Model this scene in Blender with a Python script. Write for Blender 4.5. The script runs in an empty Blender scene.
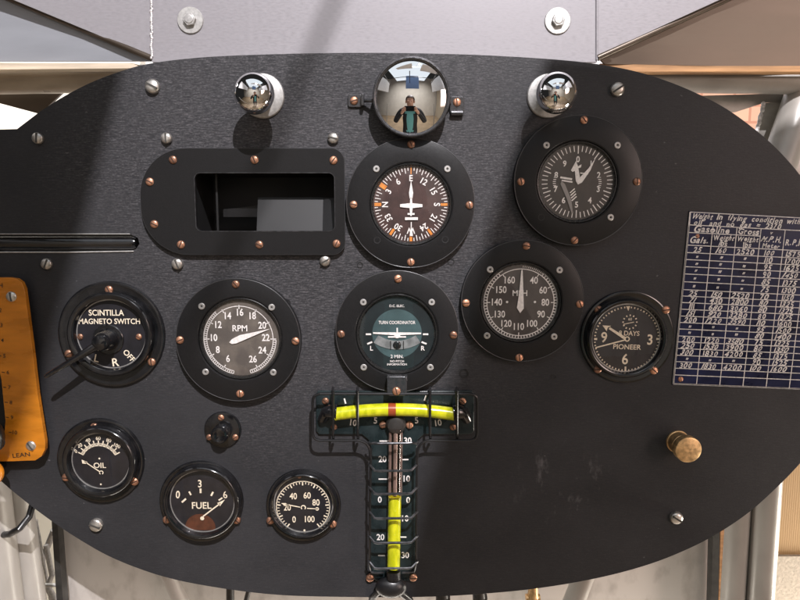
import bpy, bmesh, math, random
from mathutils import Vector, Matrix, noise
random.seed(7)
R = math.radians
scene = bpy.context.scene
COL = scene.collection

# ------------------------------------------------------------------ camera
F = 604.0
TILT = R(6.5)
FWD = Vector((0, math.cos(TILT), -math.sin(TILT)))
UP = Vector((0, math.sin(TILT), math.cos(TILT)))
CAM = FWD * -0.604
cd = bpy.data.cameras.new('camera'); cam = bpy.data.objects.new('camera', cd); COL.objects.link(cam)
cam.location = CAM; cam.rotation_euler = (R(90) - TILT, 0, 0)
cd.sensor_width = 36; cd.lens = 36 * F / 800; cd.clip_start = 0.01; cd.clip_end = 100
scene.camera = cam

def ray(px, py):
    return FWD + Vector((1, 0, 0)) * ((px - 400) / F) + UP * ((300 - py) / F)
def P(px, py, out=0.0):
    """the point of the plane y = -out (metres towards the viewer) seen at a photo position"""
    d = ray(px, py); t = (-out - CAM.y) / d.y
    return CAM + d * t
def K(p):
    return (p - CAM).dot(FWD) / F      # metres per photo pixel at that point

# ------------------------------------------------------------------ materials
def mat(name, col, rough=0.5, metal=0.0, var=0.0, nscale=(40, 40, 40), bump=0.0, detail=4, rvar=0.0,
        coat=0.0, col2=None, lo=0.35, hi=0.65, spec=0.5, bdist=0.0005):
    m = bpy.data.materials.new(name); m.use_nodes = True
    nt = m.node_tree; N = nt.nodes; L = nt.links
    b = N['Principled BSDF']
    b.inputs['Base Color'].default_value = (*col, 1); b.inputs['Roughness'].default_value = rough
    b.inputs['Metallic'].default_value = metal; b.inputs['Coat Weight'].default_value = coat
    b.inputs['Coat Roughness'].default_value = 0.08
    b.inputs['Specular IOR Level'].default_value = spec
    if var or bump or rvar or col2:
        tc = N.new('ShaderNodeTexCoord'); mp = N.new('ShaderNodeMapping'); nz = N.new('ShaderNodeTexNoise')
        mp.inputs['Scale'].default_value = nscale
        nz.inputs['Scale'].default_value = 1; nz.inputs['Detail'].default_value = detail
        L.new(tc.outputs['Object'], mp.inputs['Vector']); L.new(mp.outputs['Vector'], nz.inputs['Vector'])
        rp = N.new('ShaderNodeMapRange')
        rp.inputs['From Min'].default_value = lo; rp.inputs['From Max'].default_value = hi
        L.new(nz.outputs['Fac'], rp.inputs['Value'])
        if var or col2:
            mx = N.new('ShaderNodeMix'); mx.data_type = 'RGBA'
            c2 = col2 or tuple(c * (1 + var) for c in col)
            c1 = col if col2 else tuple(c * (1 - var) for c in col)
            mx.inputs[6].default_value = (*c1, 1); mx.inputs[7].default_value = (*c2, 1)
            L.new(rp.outputs[0], mx.inputs[0]); L.new(mx.outputs[2], b.inputs['Base Color'])
        if rvar:
            r2 = N.new('ShaderNodeMapRange')
            r2.inputs['To Min'].default_value = max(0.02, rough - rvar); r2.inputs['To Max'].default_value = rough + rvar
            L.new(rp.outputs[0], r2.inputs['Value']); L.new(r2.outputs[0], b.inputs['Roughness'])
        if bump:
            bp = N.new('ShaderNodeBump'); bp.inputs['Strength'].default_value = bump; bp.inputs['Distance'].default_value = bdist
            L.new(nz.outputs['Fac'], bp.inputs['Height']); L.new(bp.outputs[0], b.inputs['Normal'])
    return m

def mat_panel():
    m = mat('black_panel_paint', (0.033, 0.033, 0.034), 0.42, spec=0.5)
    nt = m.node_tree; N = nt.nodes; L = nt.links; b = N['Principled BSDF']
    b.inputs['Specular IOR Level'].default_value = .22
    tc = N.new('ShaderNodeTexCoord')
    def nz(scale, detail=5, rough=.6):
        mp = N.new('ShaderNodeMapping'); mp.inputs['Scale'].default_value = scale
        n = N.new('ShaderNodeTexNoise'); n.inputs['Scale'].default_value = 1; n.inputs['Detail'].default_value = detail
        n.inputs['Roughness'].default_value = rough
        L.new(tc.outputs['Object'], mp.inputs['Vector']); L.new(mp.outputs[0], n.inputs['Vector']); return n.outputs['Fac']
    def rng(v, a, c, lo=0., hi=1.):
        r = N.new('ShaderNodeMapRange'); r.inputs[1].default_value = a; r.inputs[2].default_value = c
        r.inputs[3].default_value = lo; r.inputs[4].default_value = hi; L.new(v, r.inputs[0]); return r.outputs[0]
    def mth(op, a, c):
        q = N.new('ShaderNodeMath'); q.operation = op
        for i, x in enumerate((a, c)):
            if isinstance(x, (int, float)): q.inputs[i].default_value = x
            else: L.new(x, q.inputs[i])
        return q.outputs[0]
    grain = nz((110, 1, 900), 6, .75)          # fine sideways brush grain in the paint
    speck = nz((420, 1, 700), 3, .6)
    blot = nz((9, 1, 13), 4, .55)
    chip = nz((60, 1, 26), 7, .7)
    g = mth('MULTIPLY', rng(grain, .42, .68), rng(speck, .32, .68))
    # old chalky scuffs where a label was pulled off the lower right of the panel
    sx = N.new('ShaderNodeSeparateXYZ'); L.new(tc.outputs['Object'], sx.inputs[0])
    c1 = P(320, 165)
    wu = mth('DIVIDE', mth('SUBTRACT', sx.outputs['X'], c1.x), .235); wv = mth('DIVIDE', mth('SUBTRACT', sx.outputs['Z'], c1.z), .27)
    lit_mask = rng(mth('ADD', mth('ADD', mth('MULTIPLY', wu, wu), mth('MULTIPLY', wv, wv)), mth('MULTIPLY', mth('SUBTRACT', blot, .5), 1.6)), .35, 1.35, 1, .13)  # grain brightened only where the spot falls, light put into the colour
    cf = mth('ADD', mth('MULTIPLY', mth('MULTIPLY', g, lit_mask), 1.15), mth('MULTIPLY', rng(blot, .35, .7), .07))
    c0 = P(562, 487)
    du = mth('DIVIDE', mth('SUBTRACT', sx.outputs['X'], c0.x), .05); dv = mth('DIVIDE', mth('SUBTRACT', sx.outputs['Z'], c0.z), .045)
    rad = mth('ADD', mth('MULTIPLY', du, du), mth('MULTIPLY', dv, dv))
    scuff = mth('MULTIPLY', rng(rad, .5, 1.3, 1, 0), rng(chip, .56, .68))
    specks = mth('MULTIPLY', rng(nz((150, 1, 190), 2, .5), .735, .78), .5)
    cf = mth('ADD', cf, mth('ADD', mth('MULTIPLY', scuff, .5), specks))
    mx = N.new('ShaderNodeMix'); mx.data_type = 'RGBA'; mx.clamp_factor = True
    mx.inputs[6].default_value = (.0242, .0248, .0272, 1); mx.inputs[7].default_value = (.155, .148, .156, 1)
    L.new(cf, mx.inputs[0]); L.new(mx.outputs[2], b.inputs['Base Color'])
    L.new(rng(blot, .3, .7, .36, .5), b.inputs['Roughness'])
    bp = N.new('ShaderNodeBump'); bp.inputs['Strength'].default_value = .35; bp.inputs['Distance'].default_value = .0004
    L.new(mth('ADD', grain, mth('MULTIPLY', speck, .6)), bp.inputs['Height']); L.new(bp.outputs[0], b.inputs['Normal'])
    return m

def mat_glass(name='dial_glass', tint=(1, 1, 1), ior=1.45):
    m = bpy.data.materials.new(name); m.use_nodes = True; nt = m.node_tree; N = nt.nodes; L = nt.links
    N.remove(N['Principled BSDF']); o = N['Material Output']
    t = N.new('ShaderNodeBsdfTransparent'); t.inputs[0].default_value = (*tint, 1)
    g = N.new('ShaderNodeBsdfGlossy'); g.inputs['Roughness'].default_value = .03
    lw = N.new('ShaderNodeLayerWeight'); lw.inputs['Blend'].default_value = .5      # facing term, the same from both sides
    pw = N.new('ShaderNodeMath'); pw.operation = 'POWER'; pw.inputs[1].default_value = 5; L.new(lw.outputs['Facing'], pw.inputs[0])
    f = N.new('ShaderNodeMath'); f.operation = 'MULTIPLY_ADD'; f.inputs[1].default_value = .93; f.inputs[2].default_value = ((ior - 1) / (ior + 1)) ** 2 * 1.15
    L.new(pw.outputs[0], f.inputs[0])
    x = N.new('ShaderNodeMixShader')
    L.new(f.outputs[0], x.inputs[0]); L.new(t.outputs[0], x.inputs[1]); L.new(g.outputs[0], x.inputs[2]); L.new(x.outputs[0], o.inputs[0])
    return m

M = dict(
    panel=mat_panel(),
    edge=mat('bare_panel_edge', (.42, .41, .4), .5, .3, var=.2, nscale=(60, 60, 60)),
    flange=mat('black_satin_flange', (.0120, .0118, .0124), .36, var=.14, nscale=(900, 900, 900), bump=.06, rvar=.03, spec=.28),
    gloss=mat('black_gloss_enamel', (.008, .008, .009), .16, var=.3, nscale=(120, 120, 120), rvar=.07, coat=.5),
    bezel=mat('black_bezel', (.012, .012, .012), .28, rvar=.08, nscale=(200, 200, 200)),
    copper=mat('copper_screw', (.58, .30, .19), .4, .8, var=.3, nscale=(500, 500, 500), rvar=.12),
    copper_dark=mat('screw_slot', (.05, .025, .015), .7),
    steel=mat('steel_screw', (.60, .58, .54), .34, .85, var=.25, nscale=(500, 500, 500), rvar=.12),
    steel_dark=mat('steel_slot', (.05, .047, .042), .7),
    chrome=mat('chrome', (.86, .86, .86), .03, 1.0),
    washer=mat('brushed_washer', (.46, .45, .435), .5, .7, var=.15, nscale=(300, 300, 300)),
    brass=mat('worn_brass', (.66, .44, .22), .42, .8, var=.22, nscale=(240, 240, 240), bump=.2, rvar=.1),
    mirror=mat('mirror_glass', (.88, .88, .88), .012, 1.0),
    rim=mat('dark_steel_rim', (.09, .09, .095), .3, .7, rvar=.1, nscale=(300, 300, 300)),
    face_black=mat('black_dial', (.010, .0095, .013), .5, var=.3, nscale=(90, 90, 90)),
    face_comp=mat('compass_dial', (.048, .024, .021), .5, var=.3, nscale=(70, 70, 70)),
    face_grey=mat('worn_grey_dial', (.078, .066, .058), .6, nscale=(55, 55, 55), col2=(.17, .145, .12), lo=.42, hi=.75, detail=7),
    face_mph=mat('dark_brown_dial', (.060, .051, .047), .6, nscale=(60, 60, 60), col2=(.10, .086, .078), lo=.42, hi=.75, detail=7),
    face_alt=mat('warm_dark_dial', (.045, .036, .031), .5, var=.25, nscale=(60, 60, 60)),
    face_tc=mat('turn_dial', (.010, .016, .018), .45, var=.2, nscale=(60, 60, 60)),
    face_sky=mat('turn_disc', (.048, .085, .09), .45, var=.2, nscale=(60, 60, 60)),
    cream=mat('cream_lettering', (.80, .70, .54), .7, var=.12, nscale=(400, 400, 400)),
    white=mat('white_lettering', (.76, .725, .70), .7, var=.12, nscale=(400, 400, 400)),
    bright=mat('light_boosted_lettering', (.88, .85, .82), .7, var=.1, nscale=(400, 400, 400)),  # white paint lightened to offset dim light on the right-hand dials
    grey_ink=mat('grey_lettering', (.30, .28, .27), .7),
    orange_ink=mat('orange_lettering', (.62, .21, .03), .6, var=.2, nscale=(300, 300, 300)),
    black_ink=mat('black_lettering', (.015, .012, .01), .7),
    rust=mat('brown_float_disc', (.085, .027, .013), .45, var=.25, nscale=(150, 150, 150)),
    glass=mat_glass(),
    tube_glass=mat_glass('clear_tube_glass', (.93, .88, .86), 1.4),
    yellow=mat('yellow_green_liquid', (.44, .47, .006), .2, var=0, nscale=(160, 160, 50), coat=.8, col2=(.66, .66, .02), lo=.4, hi=.62, detail=6),
    red=mat('red_brown_bubble', (.30, .06, .02), .25, coat=.5),
    back_teal=mat('dark_teal_backplate', (.013, .021, .023), .3, var=.25, nscale=(80, 80, 80), rvar=.08),
    lip=mat('worn_edge_lip', (.05, .05, .052), .38, .3, rvar=.12, nscale=(60, 60, 60)),
    wire=mat('black_wire', (.016, .016, .017), .3, .3),
    wire_bare=mat('worn_wire', (.075, .075, .08), .3, .7, var=.4, nscale=(200, 200, 200)),
    orange=mat('amber_plastic', (.52, .18, .012), .3, var=.18, nscale=(25, 25, 90), rvar=.07, coat=.3),
    rubber=mat('black_rubber', (.008, .008, .009), .35, rvar=.1, nscale=(200, 200, 200)),
    navy=mat('navy_placard', (.006, .010, .042), .32, var=.45, nscale=(30, 30, 45), rvar=.08, spec=.22),
    chalk=mat('white_ink', (.66, .64, .62), .7, var=.2, nscale=(500, 500, 500)),
    dark_in=mat('matt_black_inside', (.006, .006, .0065), .6),
    grey_in=mat('dull_grey_mirror', (.0065, .0065, .007), .5, 0, var=.12, nscale=(60, 60, 60)),
    alu=mat('painted_aluminium', (.285, .272, .288), .45, .15, var=.04, nscale=(220, 700, 700), bump=.05, rvar=.1, detail=8),
    alu_cool_reflect=mat('cool_reflection_aluminium', (.36, .375, .41), .36, .3, var=.12, nscale=(6, 18, 45), bump=.04, rvar=.1, detail=6, lo=.25, hi=.75),  # tank metal with a bluish sky reflection mixed into its colour
    alu_tan_reflect=mat('tan_reflection_aluminium', (.095, .074, .056), .36, .5, var=.35, nscale=(7, 14, 26), bump=.04, rvar=.1, detail=5, lo=.25, hi=.75),  # same tank metal, reflection of tan surroundings mixed into its colour
    alu_grey=mat('grey_aluminium', (.30, .285, .26), .4, .4, var=.2, nscale=(30, 60, 60), bump=.1, rvar=.1),
    weld=mat('weld_bead', (.66, .63, .62), .4, .6, var=.3, nscale=(300, 300, 300), bump=.6, bdist=.001),
    wood=mat('varnished_wood', (.36, .19, .08), .45, var=.35, nscale=(14, 120, 160), rvar=.1),
    wood_pale=mat('pale_wood_strip', (.60, .50, .38), .5, var=.2, nscale=(14, 120, 160)),
    tube=mat('painted_frame_tube', (.37, .35, .32), .38, .1, var=.10, nscale=(30, 30, 12), bump=.02, rvar=.1),
    tube_brown=mat('brown_frame_tube', (.33, .27, .20), .36, .25, var=.15, nscale=(20, 60, 60), rvar=.1),
    sheet=mat('scuffed_sheet', (.50, .47, .44), .5, .2, nscale=(55, 55, 30), col2=(.38, .35, .325), lo=.5, hi=.72, detail=8, bump=.15),
    plaster=mat('plaster', (.46, .41, .34), .85, var=.12, nscale=(260, 260, 260), bump=.6, bdist=.001),
    grey_wall=mat('pale_grey_wall', (.70, .69, .67), .85, var=.05, nscale=(3, 3, 3)),
    cream_wall=mat('cream_wall', (.80, .76, .66), .8, var=.04, nscale=(10, 10, 10)),
    dark_bar=mat('dark_bar', (.03, .028, .026), .45, var=.4, nscale=(80, 80, 80)),
    skin=mat('skin', (.55, .33, .24), .5), jacket=mat('black_jacket', (.012, .012, .014), .8),
    shirt=mat('teal_shirt', (.14, .40, .42), .8), hair=mat('brown_hair', (.05, .03, .02), .6),
    trouser=mat('dark_trousers', (.03, .035, .05), .85), blue=mat('blue_cloth', (.16, .24, .42), .8),
    floor=mat('museum_floor', (.30, .23, .16), .5, var=.15, nscale=(3, 3, 3)),
    fabric=mat('grey_fabric', (.72, .72, .74), .8, var=.06, nscale=(20, 20, 20)),
)
def vary(m, lo_):
    nt = m.node_tree; N = nt.nodes; L = nt.links; b = N['Principled BSDF']
    src = b.inputs['Base Color'].links[0].from_socket
    oi = N.new('ShaderNodeObjectInfo'); r = N.new('ShaderNodeMapRange'); r.inputs[3].default_value = lo_; r.inputs[4].default_value = 1.0
    L.new(oi.outputs['Random'], r.inputs[0])
    x = N.new('ShaderNodeMix'); x.data_type = 'RGBA'; x.inputs[6].default_value = (.13, .075, .055, 1)
    L.new(r.outputs[0], x.inputs[0]); L.new(src, x.inputs[7]); L.new(x.outputs[2], b.inputs['Base Color'])
vary(M['copper'], .35); vary(M['steel'], .72)
def mat_ribbed():
    m = mat('ribbed_tan_board', (.50, .33, .15), .75); nt = m.node_tree; N = nt.nodes; L = nt.links
    tc = N.new('ShaderNodeTexCoord'); w = N.new('ShaderNodeTexWave'); w.bands_direction = 'X'
    mp = N.new('ShaderNodeMapping'); mp.inputs['Scale'].default_value = (1, 1, .2)
    w.inputs['Scale'].default_value = 110; w.inputs['Distortion'].default_value = 2.5; w.inputs['Detail'].default_value = 3
    L.new(tc.outputs['Object'], mp.inputs[0]); L.new(mp.outputs[0], w.inputs['Vector'])
    mx = N.new('ShaderNodeMix'); mx.data_type = 'RGBA'; mx.inputs[6].default_value = (.36, .225, .10, 1); mx.inputs[7].default_value = (.40, .26, .125, 1)
    L.new(w.outputs['Fac'], mx.inputs[0]); L.new(mx.outputs[2], N['Principled BSDF'].inputs['Base Color'])
    bp = N.new('ShaderNodeBump'); bp.inputs['Strength'].default_value = .15; bp.inputs['Distance'].default_value = .0006
    L.new(w.outputs['Fac'], bp.inputs['Height']); L.new(bp.outputs[0], N['Principled BSDF'].inputs['Normal'])
    return m
M['ribbed'] = mat_ribbed()
def mat_brick():
    m = mat('pink_brick', (.6, .36, .25), .85); nt = m.node_tree; N = nt.nodes; L = nt.links
    tc = N.new('ShaderNodeTexCoord'); mp = N.new('ShaderNodeMapping'); mp.inputs['Rotation'].default_value = (R(90), 0, 0)
    b = N.new('ShaderNodeTexBrick'); b.inputs['Scale'].default_value = 9
    b.inputs['Color1'].default_value = (.52, .29, .20, 1); b.inputs['Color2'].default_value = (.58, .35, .24, 1); b.inputs['Mortar'].default_value = (.42, .20, .13, 1)
    L.new(tc.outputs['Object'], mp.inputs[0]); L.new(mp.outputs[0], b.inputs['Vector']); L.new(b.outputs['Color'], N['Principled BSDF'].inputs['Base Color'])
    return m
M['brick'] = mat_brick()

# ------------------------------------------------------------------ text
_tc = {}
def text_geo(s, bold):
    key = (s, bold)
    if key not in _tc:
        c = bpy.data.curves.new('t', 'FONT'); c.body = s; c.size = 1; c.offset = bold; c.resolution_u = 3
        o = bpy.data.objects.new('t', c); COL.objects.link(o)
        dg = bpy.context.evaluated_depsgraph_get(); e = o.evaluated_get(dg); me = e.to_mesh()
        vs = [(v.co.x, v.co.y) for v in me.vertices]; fs = [tuple(p.vertices) for p in me.polygons]
        e.to_mesh_clear(); bpy.data.objects.remove(o); bpy.data.curves.remove(c)
        _tc[key] = (vs, fs)
    return _tc[key]
_hv = text_geo('H', 0)[0]; CAPH = max(v[1] for v in _hv) - min(v[1] for v in _hv)

# ------------------------------------------------------------------ mesh builder (photo-pixel units: x right, z up, d towards viewer)
class B:
    def __init__(s, k=.001, cx=0, cy=0):
        s.bm = bmesh.new(); s.k = k; s.cx = cx; s.cy = cy; s.mi = 0; s.sh = (0, 0)
    def co(s, x, z, d): return Vector((x * s.k, -d * s.k, z * s.k))
    def a(s, px, py): return (px - s.cx + s.sh[0], s.cy - py + s.sh[1])          # photo position -> local
    def face(s, vs):
        try: f = s.bm.faces.new(vs); f.material_index = s.mi; f.smooth = True; return f
        except ValueError: return None
    def lathe(s, prof, cx=0, cz=0, seg=64, M4=None):
        rings = []
        for r, d in prof:
            if r < 1e-6: rings.append([s.bm.verts.new(s.co(cx, cz, d))])
            else: rings.append([s.bm.verts.new(s.co(cx + r * math.cos(2 * math.pi * i / seg), cz + r * math.sin(2 * math.pi * i / seg), d)) for i in range(seg)])
        for A, Bq in zip(rings, rings[1:]):
            for i in range(seg):
                j = (i + 1) % seg
                if len(A) == 1 and len(Bq) == 1: continue
                if len(A) == 1: s.face([A[0], Bq[j], Bq[i]])
                elif len(Bq) == 1: s.face([A[i], A[j], Bq[0]])
                else: s.face([A[i], A[j], Bq[j], Bq[i]])
        vs = [v for r in rings for v in r]
        if M4 is not None: bmesh.ops.transform(s.bm, matrix=M4, verts=vs)
        return vs
    def loops(s, loops, d0, d1):
        """solid plate from an outline and holes"""
        es = []; lv = []
        if len(loops) > 1:
            dl = []
            for lp in loops:
                o_ = []
                for i in range(len(lp)):
                    p_, q_ = lp[i], lp[(i + 1) % len(lp)]; n_ = max(1, int(math.hypot(q_[0]-p_[0], q_[1]-p_[1]) / 9))
                    o_ += [(p_[0] + (q_[0]-p_[0])*j/n_, p_[1] + (q_[1]-p_[1])*j/n_) for j in range(n_)]
                dl.append(o_)
            loops = dl
        for lp in loops:
            vs = [s.bm.verts.new(s.co(x, z, d1)) for x, z in lp]; lv.append(vs)
            es += [s.bm.edges.new((vs[i], vs[(i + 1) % len(vs)])) for i in range(len(vs))]
        if len(loops) == 1: fs = [s.bm.faces.new(lv[0])]
        else:
            g = bmesh.ops.triangle_fill(s.bm, use_beauty=False, use_dissolve=False, edges=es)
            fs = [x for x in g['geom'] if isinstance(x, bmesh.types.BMFace)]
        bmap = {}
        for vs in lv:
            for v in vs: bmap[v] = s.bm.verts.new(v.co + Vector((0, (d1 - d0) * s.k, 0)))
        for f in fs:
            f.material_index = s.mi
            g = s.bm.faces.new([bmap[v] for v in reversed(f.verts)]); g.material_index = s.mi
        for vs in lv:
            for i in range(len(vs)):
                a, b2 = vs[i], vs[(i + 1) % len(vs)]
                f = s.bm.faces.new([a, bmap[a], bmap[b2], b2]); f.smooth = True; f.material_index = s.mi
    def prism(s, pts, d0, d1): s.loops([pts], d0, d1)
    def box(s, x, z, w, h, d0, d1, rot=0):
        c, n = math.cos(R(rot)), math.sin(R(rot))
        s.prism([(x + u * c - v * n, z + u * n + v * c) for u, v in ((-w/2, -h/2), (w/2, -h/2), (w/2, h/2), (-w/2, h/2))], d0, d1)
    def flat(s, pts, d):
        s.face([s.bm.verts.new(s.co(x, z, d)) for x, z in pts])
    def bar(s, x0, z0, x1, z1, w, d, w1=None):
        v = Vector((x1 - x0, z1 - z0)); n = Vector((-v.y, v.x)).normalized(); w1 = w if w1 is None else w1
        s.flat([(x0 - n.x*w/2, z0 - n.y*w/2), (x0 + n.x*w/2, z0 + n.y*w/2), (x1 + n.x*w1/2, z1 + n.y*w1/2), (x1 - n.x*w1/2, z1 - n.y*w1/2)], d)
    def tick(s, cx, cz, a, r0, r1, w, d):
        s.bar(cx + r0*math.sin(R(a)), cz + r0*math.cos(R(a)), cx + r1*math.sin(R(a)), cz + r1*math.cos(R(a)), w, d)
    def disc(s, cx, cz, r, d, seg=32):
        s.flat([(cx + r*math.cos(2*math.pi*i/seg), cz + r*math.sin(2*math.pi*i/seg)) for i in range(seg)], d)
    def arc(s, cx, cz, r0, r1, a0, a1, d, n=48):
        pr = None
        for i in range(n + 1):
            a = R(a0 + (a1 - a0) * i / n)
            q = (s.bm.verts.new(s.co(cx + r0*math.sin(a), cz + r0*math.cos(a), d)), s.bm.verts.new(s.co(cx + r1*math.sin(a), cz + r1*math.cos(a), d)))
            if pr: s.face([pr[0], q[0], q[1], pr[1]])
            pr = q
    def tube(s, path, r, seg=10, closed=False, radii=None):
        pts = [s.co(*p) for p in path]; n = len(pts); rings = []; prevn = None
        for i, p in enumerate(pts):
            if closed: t = pts[(i+1) % n] - pts[i-1]
            else: t = pts[min(i+1, n-1)] - pts[max(i-1, 0)]
            t.normalize()
            if prevn is None:
                ref = Vector((0, 1, 0)) if abs(t.y) < .9 else Vector((1, 0, 0)); nn = t.cross(ref).normalized()
            else: nn = (prevn - t * prevn.dot(t)).normalized()
            prevn = nn; bb = t.cross(nn); rr = (radii[i] if radii else r) * s.k
            rings.append([s.bm.verts.new(p + (nn*math.cos(2*math.pi*j/seg) + bb*math.sin(2*math.pi*j/seg)) * rr) for j in range(seg)])
        pairs = list(zip(rings, rings[1:])) + ([(rings[-1], rings[0])] if closed else [])
        for A, Q in pairs:
            for j in range(seg): s.face([A[j], A[(j+1) % seg], Q[(j+1) % seg], Q[j]])
        if not closed:
            s.face(list(reversed(rings[0]))); s.face(rings[-1])
    def ball(s, x, z, d, r, sx=1, sz=1, sd=1):
        mtx = Matrix.Translation(s.co(x, z, d)) @ Matrix.Diagonal((sx, sd, sz, 1))
        g = bmesh.ops.create_uvsphere(s.bm, u_segments=32, v_segments=20, radius=r * s.k, matrix=mtx)
        for v in g['verts']:
            for f in v.link_faces: f.smooth = True; f.material_index = s.mi
    def text(s, t, x, z, h, d, rot=0, bold=0.0, xs=1.0, shear=0.0, maxw=None):
        vs, fs = text_geo(t, bold)
        if not vs: return
        x0 = min(v[0] for v in vs); x1 = max(v[0] for v in vs)
        q = h / CAPH
        if maxw and (x1 - x0) * q * xs > maxw: xs = maxw / ((x1 - x0) * q)
        c, n = math.cos(R(rot)), math.sin(R(rot)); out = []
        for vx, vy in vs:
            u = (vx - (x0 + x1) / 2) * q * xs; w = (vy - CAPH / 2) * q; u += w * shear
            out.append(s.bm.verts.new(s.co(x + u*c - w*n, z + u*n + w*c, d)))
        for f in fs:
            g = s.face([out[i] for i in f])
            if g: g.smooth = False
    def obj(s, name, mats, parent=None, bevel=0, sharp=35, recalc=True, loc=None):
        if recalc: bmesh.ops.recalc_face_normals(s.bm, faces=s.bm.faces[:])
        me = bpy.data.meshes.new(name); s.bm.to_mesh(me); s.bm.free()
        for m in (mats if isinstance(mats, (list, tuple)) else [mats]): me.materials.append(m)
        me.set_sharp_from_angle(angle=R(sharp))
        o = bpy.data.objects.new(name, me); COL.objects.link(o)
        if parent: o.parent = parent
        if loc is not None: o.location = loc
        if bevel:
            b = o.modifiers.new('bevel', 'BEVEL'); b.width = bevel * s.k; b.segments = 2; b.limit_method = 'ANGLE'; b.angle_limit = R(40)
        return o
def flatup(b):   # marks all face the viewer
    for f in b.bm.faces:
        f.normal_update()
        if f.normal.y > 0: f.normal_flip()

def tag(o, label, cat, group=None, kind=None):
    o['label'] = label
    if cat: o['category'] = cat
    if group: o['group'] = group
    if kind: o['kind'] = kind
    return o
def thing(name, label, cat, loc, group=None):
    o = bpy.data.objects.new(name, None); COL.objects.link(o); o.location = loc; o.empty_display_size = .01
    return tag(o, label, cat, group)

def rrect(x0, z0, x1, z1, r, n=8):
    rs = r if isinstance(r, (list, tuple)) else (r,) * 4     # corners: x0z0, x1z0, x1z1, x0z1
    out = []
    for (cx, cz, a0, q) in ((x0, z0, 180, rs[0]), (x1, z0, 270, rs[1]), (x1, z1, 0, rs[2]), (x0, z1, 90, rs[3])):
        sx = 1 if cx == x0 else -1; sz = 1 if cz == z0 else -1
        for i in range(n + 1):
            a = R(a0 + 90 * i / n); out.append((cx + sx*q + q*math.cos(a), cz + sz*q + q*math.sin(a)))
    return out
def catmull(pts, n=6, closed=False):
    out = []; L_ = len(pts)
    rngi = range(L_) if closed else range(L_ - 1)
    for i in rngi:
        g = lambda j: Vector(pts[j % L_]) if closed else Vector(pts[max(0, min(L_-1, j))])
        p0, p1, p2, p3 = g(i-1), g(i), g(i+1), g(i+2)
        for j in range(n):
            t = j / n
            out.append(tuple(.5 * ((2*p1) + (p2-p0)*t + (2*p0-5*p1+4*p2-p3)*t*t + (3*p1-p0-3*p2+p3)*t**3)))
    if not closed: out.append(tuple(pts[-1]))
    return out

# ------------------------------------------------------------------ screws (one mesh each, copied)
_scr = {}
def screw(kind, parent, x, z, d, r, k):
    if kind not in _scr:
        b = B(.001)
        if kind == 'pin':
            b.lathe([(1, -.3), (1, .22), (.85, .35), (.42, .35), (.32, .12), (0, .1)], seg=20)
            b.mi = 1; b.disc(0, 0, .3, .14, 10)
            o = b.obj('pin', [M['washer'], M['steel_dark']])
        else:
            b.lathe([(1.06, -.4), (1.06, .10), (1.0, .26), (.82, .42), (.5, .52), (0, .56)], seg=24)
            b.mi = 1; b.box(0, 0, 1.75, .27, .2, .62)
            o = b.obj('screw', [M[kind], M[kind + '_dark']])
        _scr[kind] = o.data; bpy.data.objects.remove(o)
    o = bpy.data.objects.new('pin' if kind == 'pin' else 'screw', _scr[kind]); COL.objects.link(o)
    o.parent = parent; o.location = (x*k, -d*k, z*k)
    q = r * k / .001; o.scale = (q, q, q); o.rotation_euler = (random.uniform(-.06, .06), random.uniform(0, 3.1), random.uniform(-.06, .06))
    return o

# ================================================================== PANEL
outl = [(-60, 131), (17, 129), (38, 113), (62, 97.5), (90, 83), (120, 71.5), (150, 63.5), (200, 57.5), (260, 54.6), (330, 53), (400, 53), (480, 55),
        (555, 59.5), (600, 64.5), (640, 72.5), (680, 86), (720, 105), (750, 125.5), (776, 148), (800, 175), (824, 210), (840, 255), (847, 310),
        (845, 365), (832, 415), (812, 448), (795, 469), (772, 492), (748, 513), (720, 532), (690, 548), (650, 564), (600, 577.5), (540, 588), (480, 594), (420, 597),
        (350, 597), (280, 595), (220, 588), (165, 577), (115, 559), (77, 538), (46, 517), (20, 497), (-4, 476), (-30, 445), (-60, 400)]
cpt = P(400, 300); K0 = K(cpt)
def wl(px, py, out=0.0):     # world x,z at the panel, in K0 units
    p = P(px, py, out); return (p.x / K0, p.z / K0)
pl = [outl[0], outl[1]] + catmull(outl[2:], 5)
b = B(K0)
slot = rrect(-70, 234.5, 139, 252, 0.1)
slot = [(-70, 252), (129, 252), (136, 249), (139.5, 244), (138, 238), (131, 234.5), (-70, 234.5)]
hole = rrect(192, 171, 337, 234, 5)
slot[0] = (-50, 252); slot[-1] = (-50, 234.5)
b.loops([[wl(*p) for p in pl], [wl(*p) for p in slot], [wl(*p) for p in hole]], -7, 0)
bmesh.ops.recalc_face_normals(b.bm, faces=b.bm.faces[:])
for f in b.bm.faces:
    f.normal_update(); f.material_index = 1 if abs(f.normal.y) < .5 else 0
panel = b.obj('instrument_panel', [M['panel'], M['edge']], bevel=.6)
tag(panel, 'large black painted instrument panel with rounded ends carrying all the dials', 'instrument panel')
for x, y, r in ((152, 86, 6.8), (37, 138, 5.4), (166, 138, 5.3), (333, 138, 5.3), (618, 89, 6.6), (46, 264, 5.4), (177, 264, 5.4), (325, 261, 5.2), (95.5, 525.5, 6.3), (677, 518.5, 6)):
    p = P(x, y, .003); screw('steel', panel, p.x, p.z, 2*K0, r * .92, 1.0).location = (p.x, -.0018, p.z)
    o = panel.children[-1]; q = r * K(p) / .001; o.scale = (q, q, q)
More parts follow.
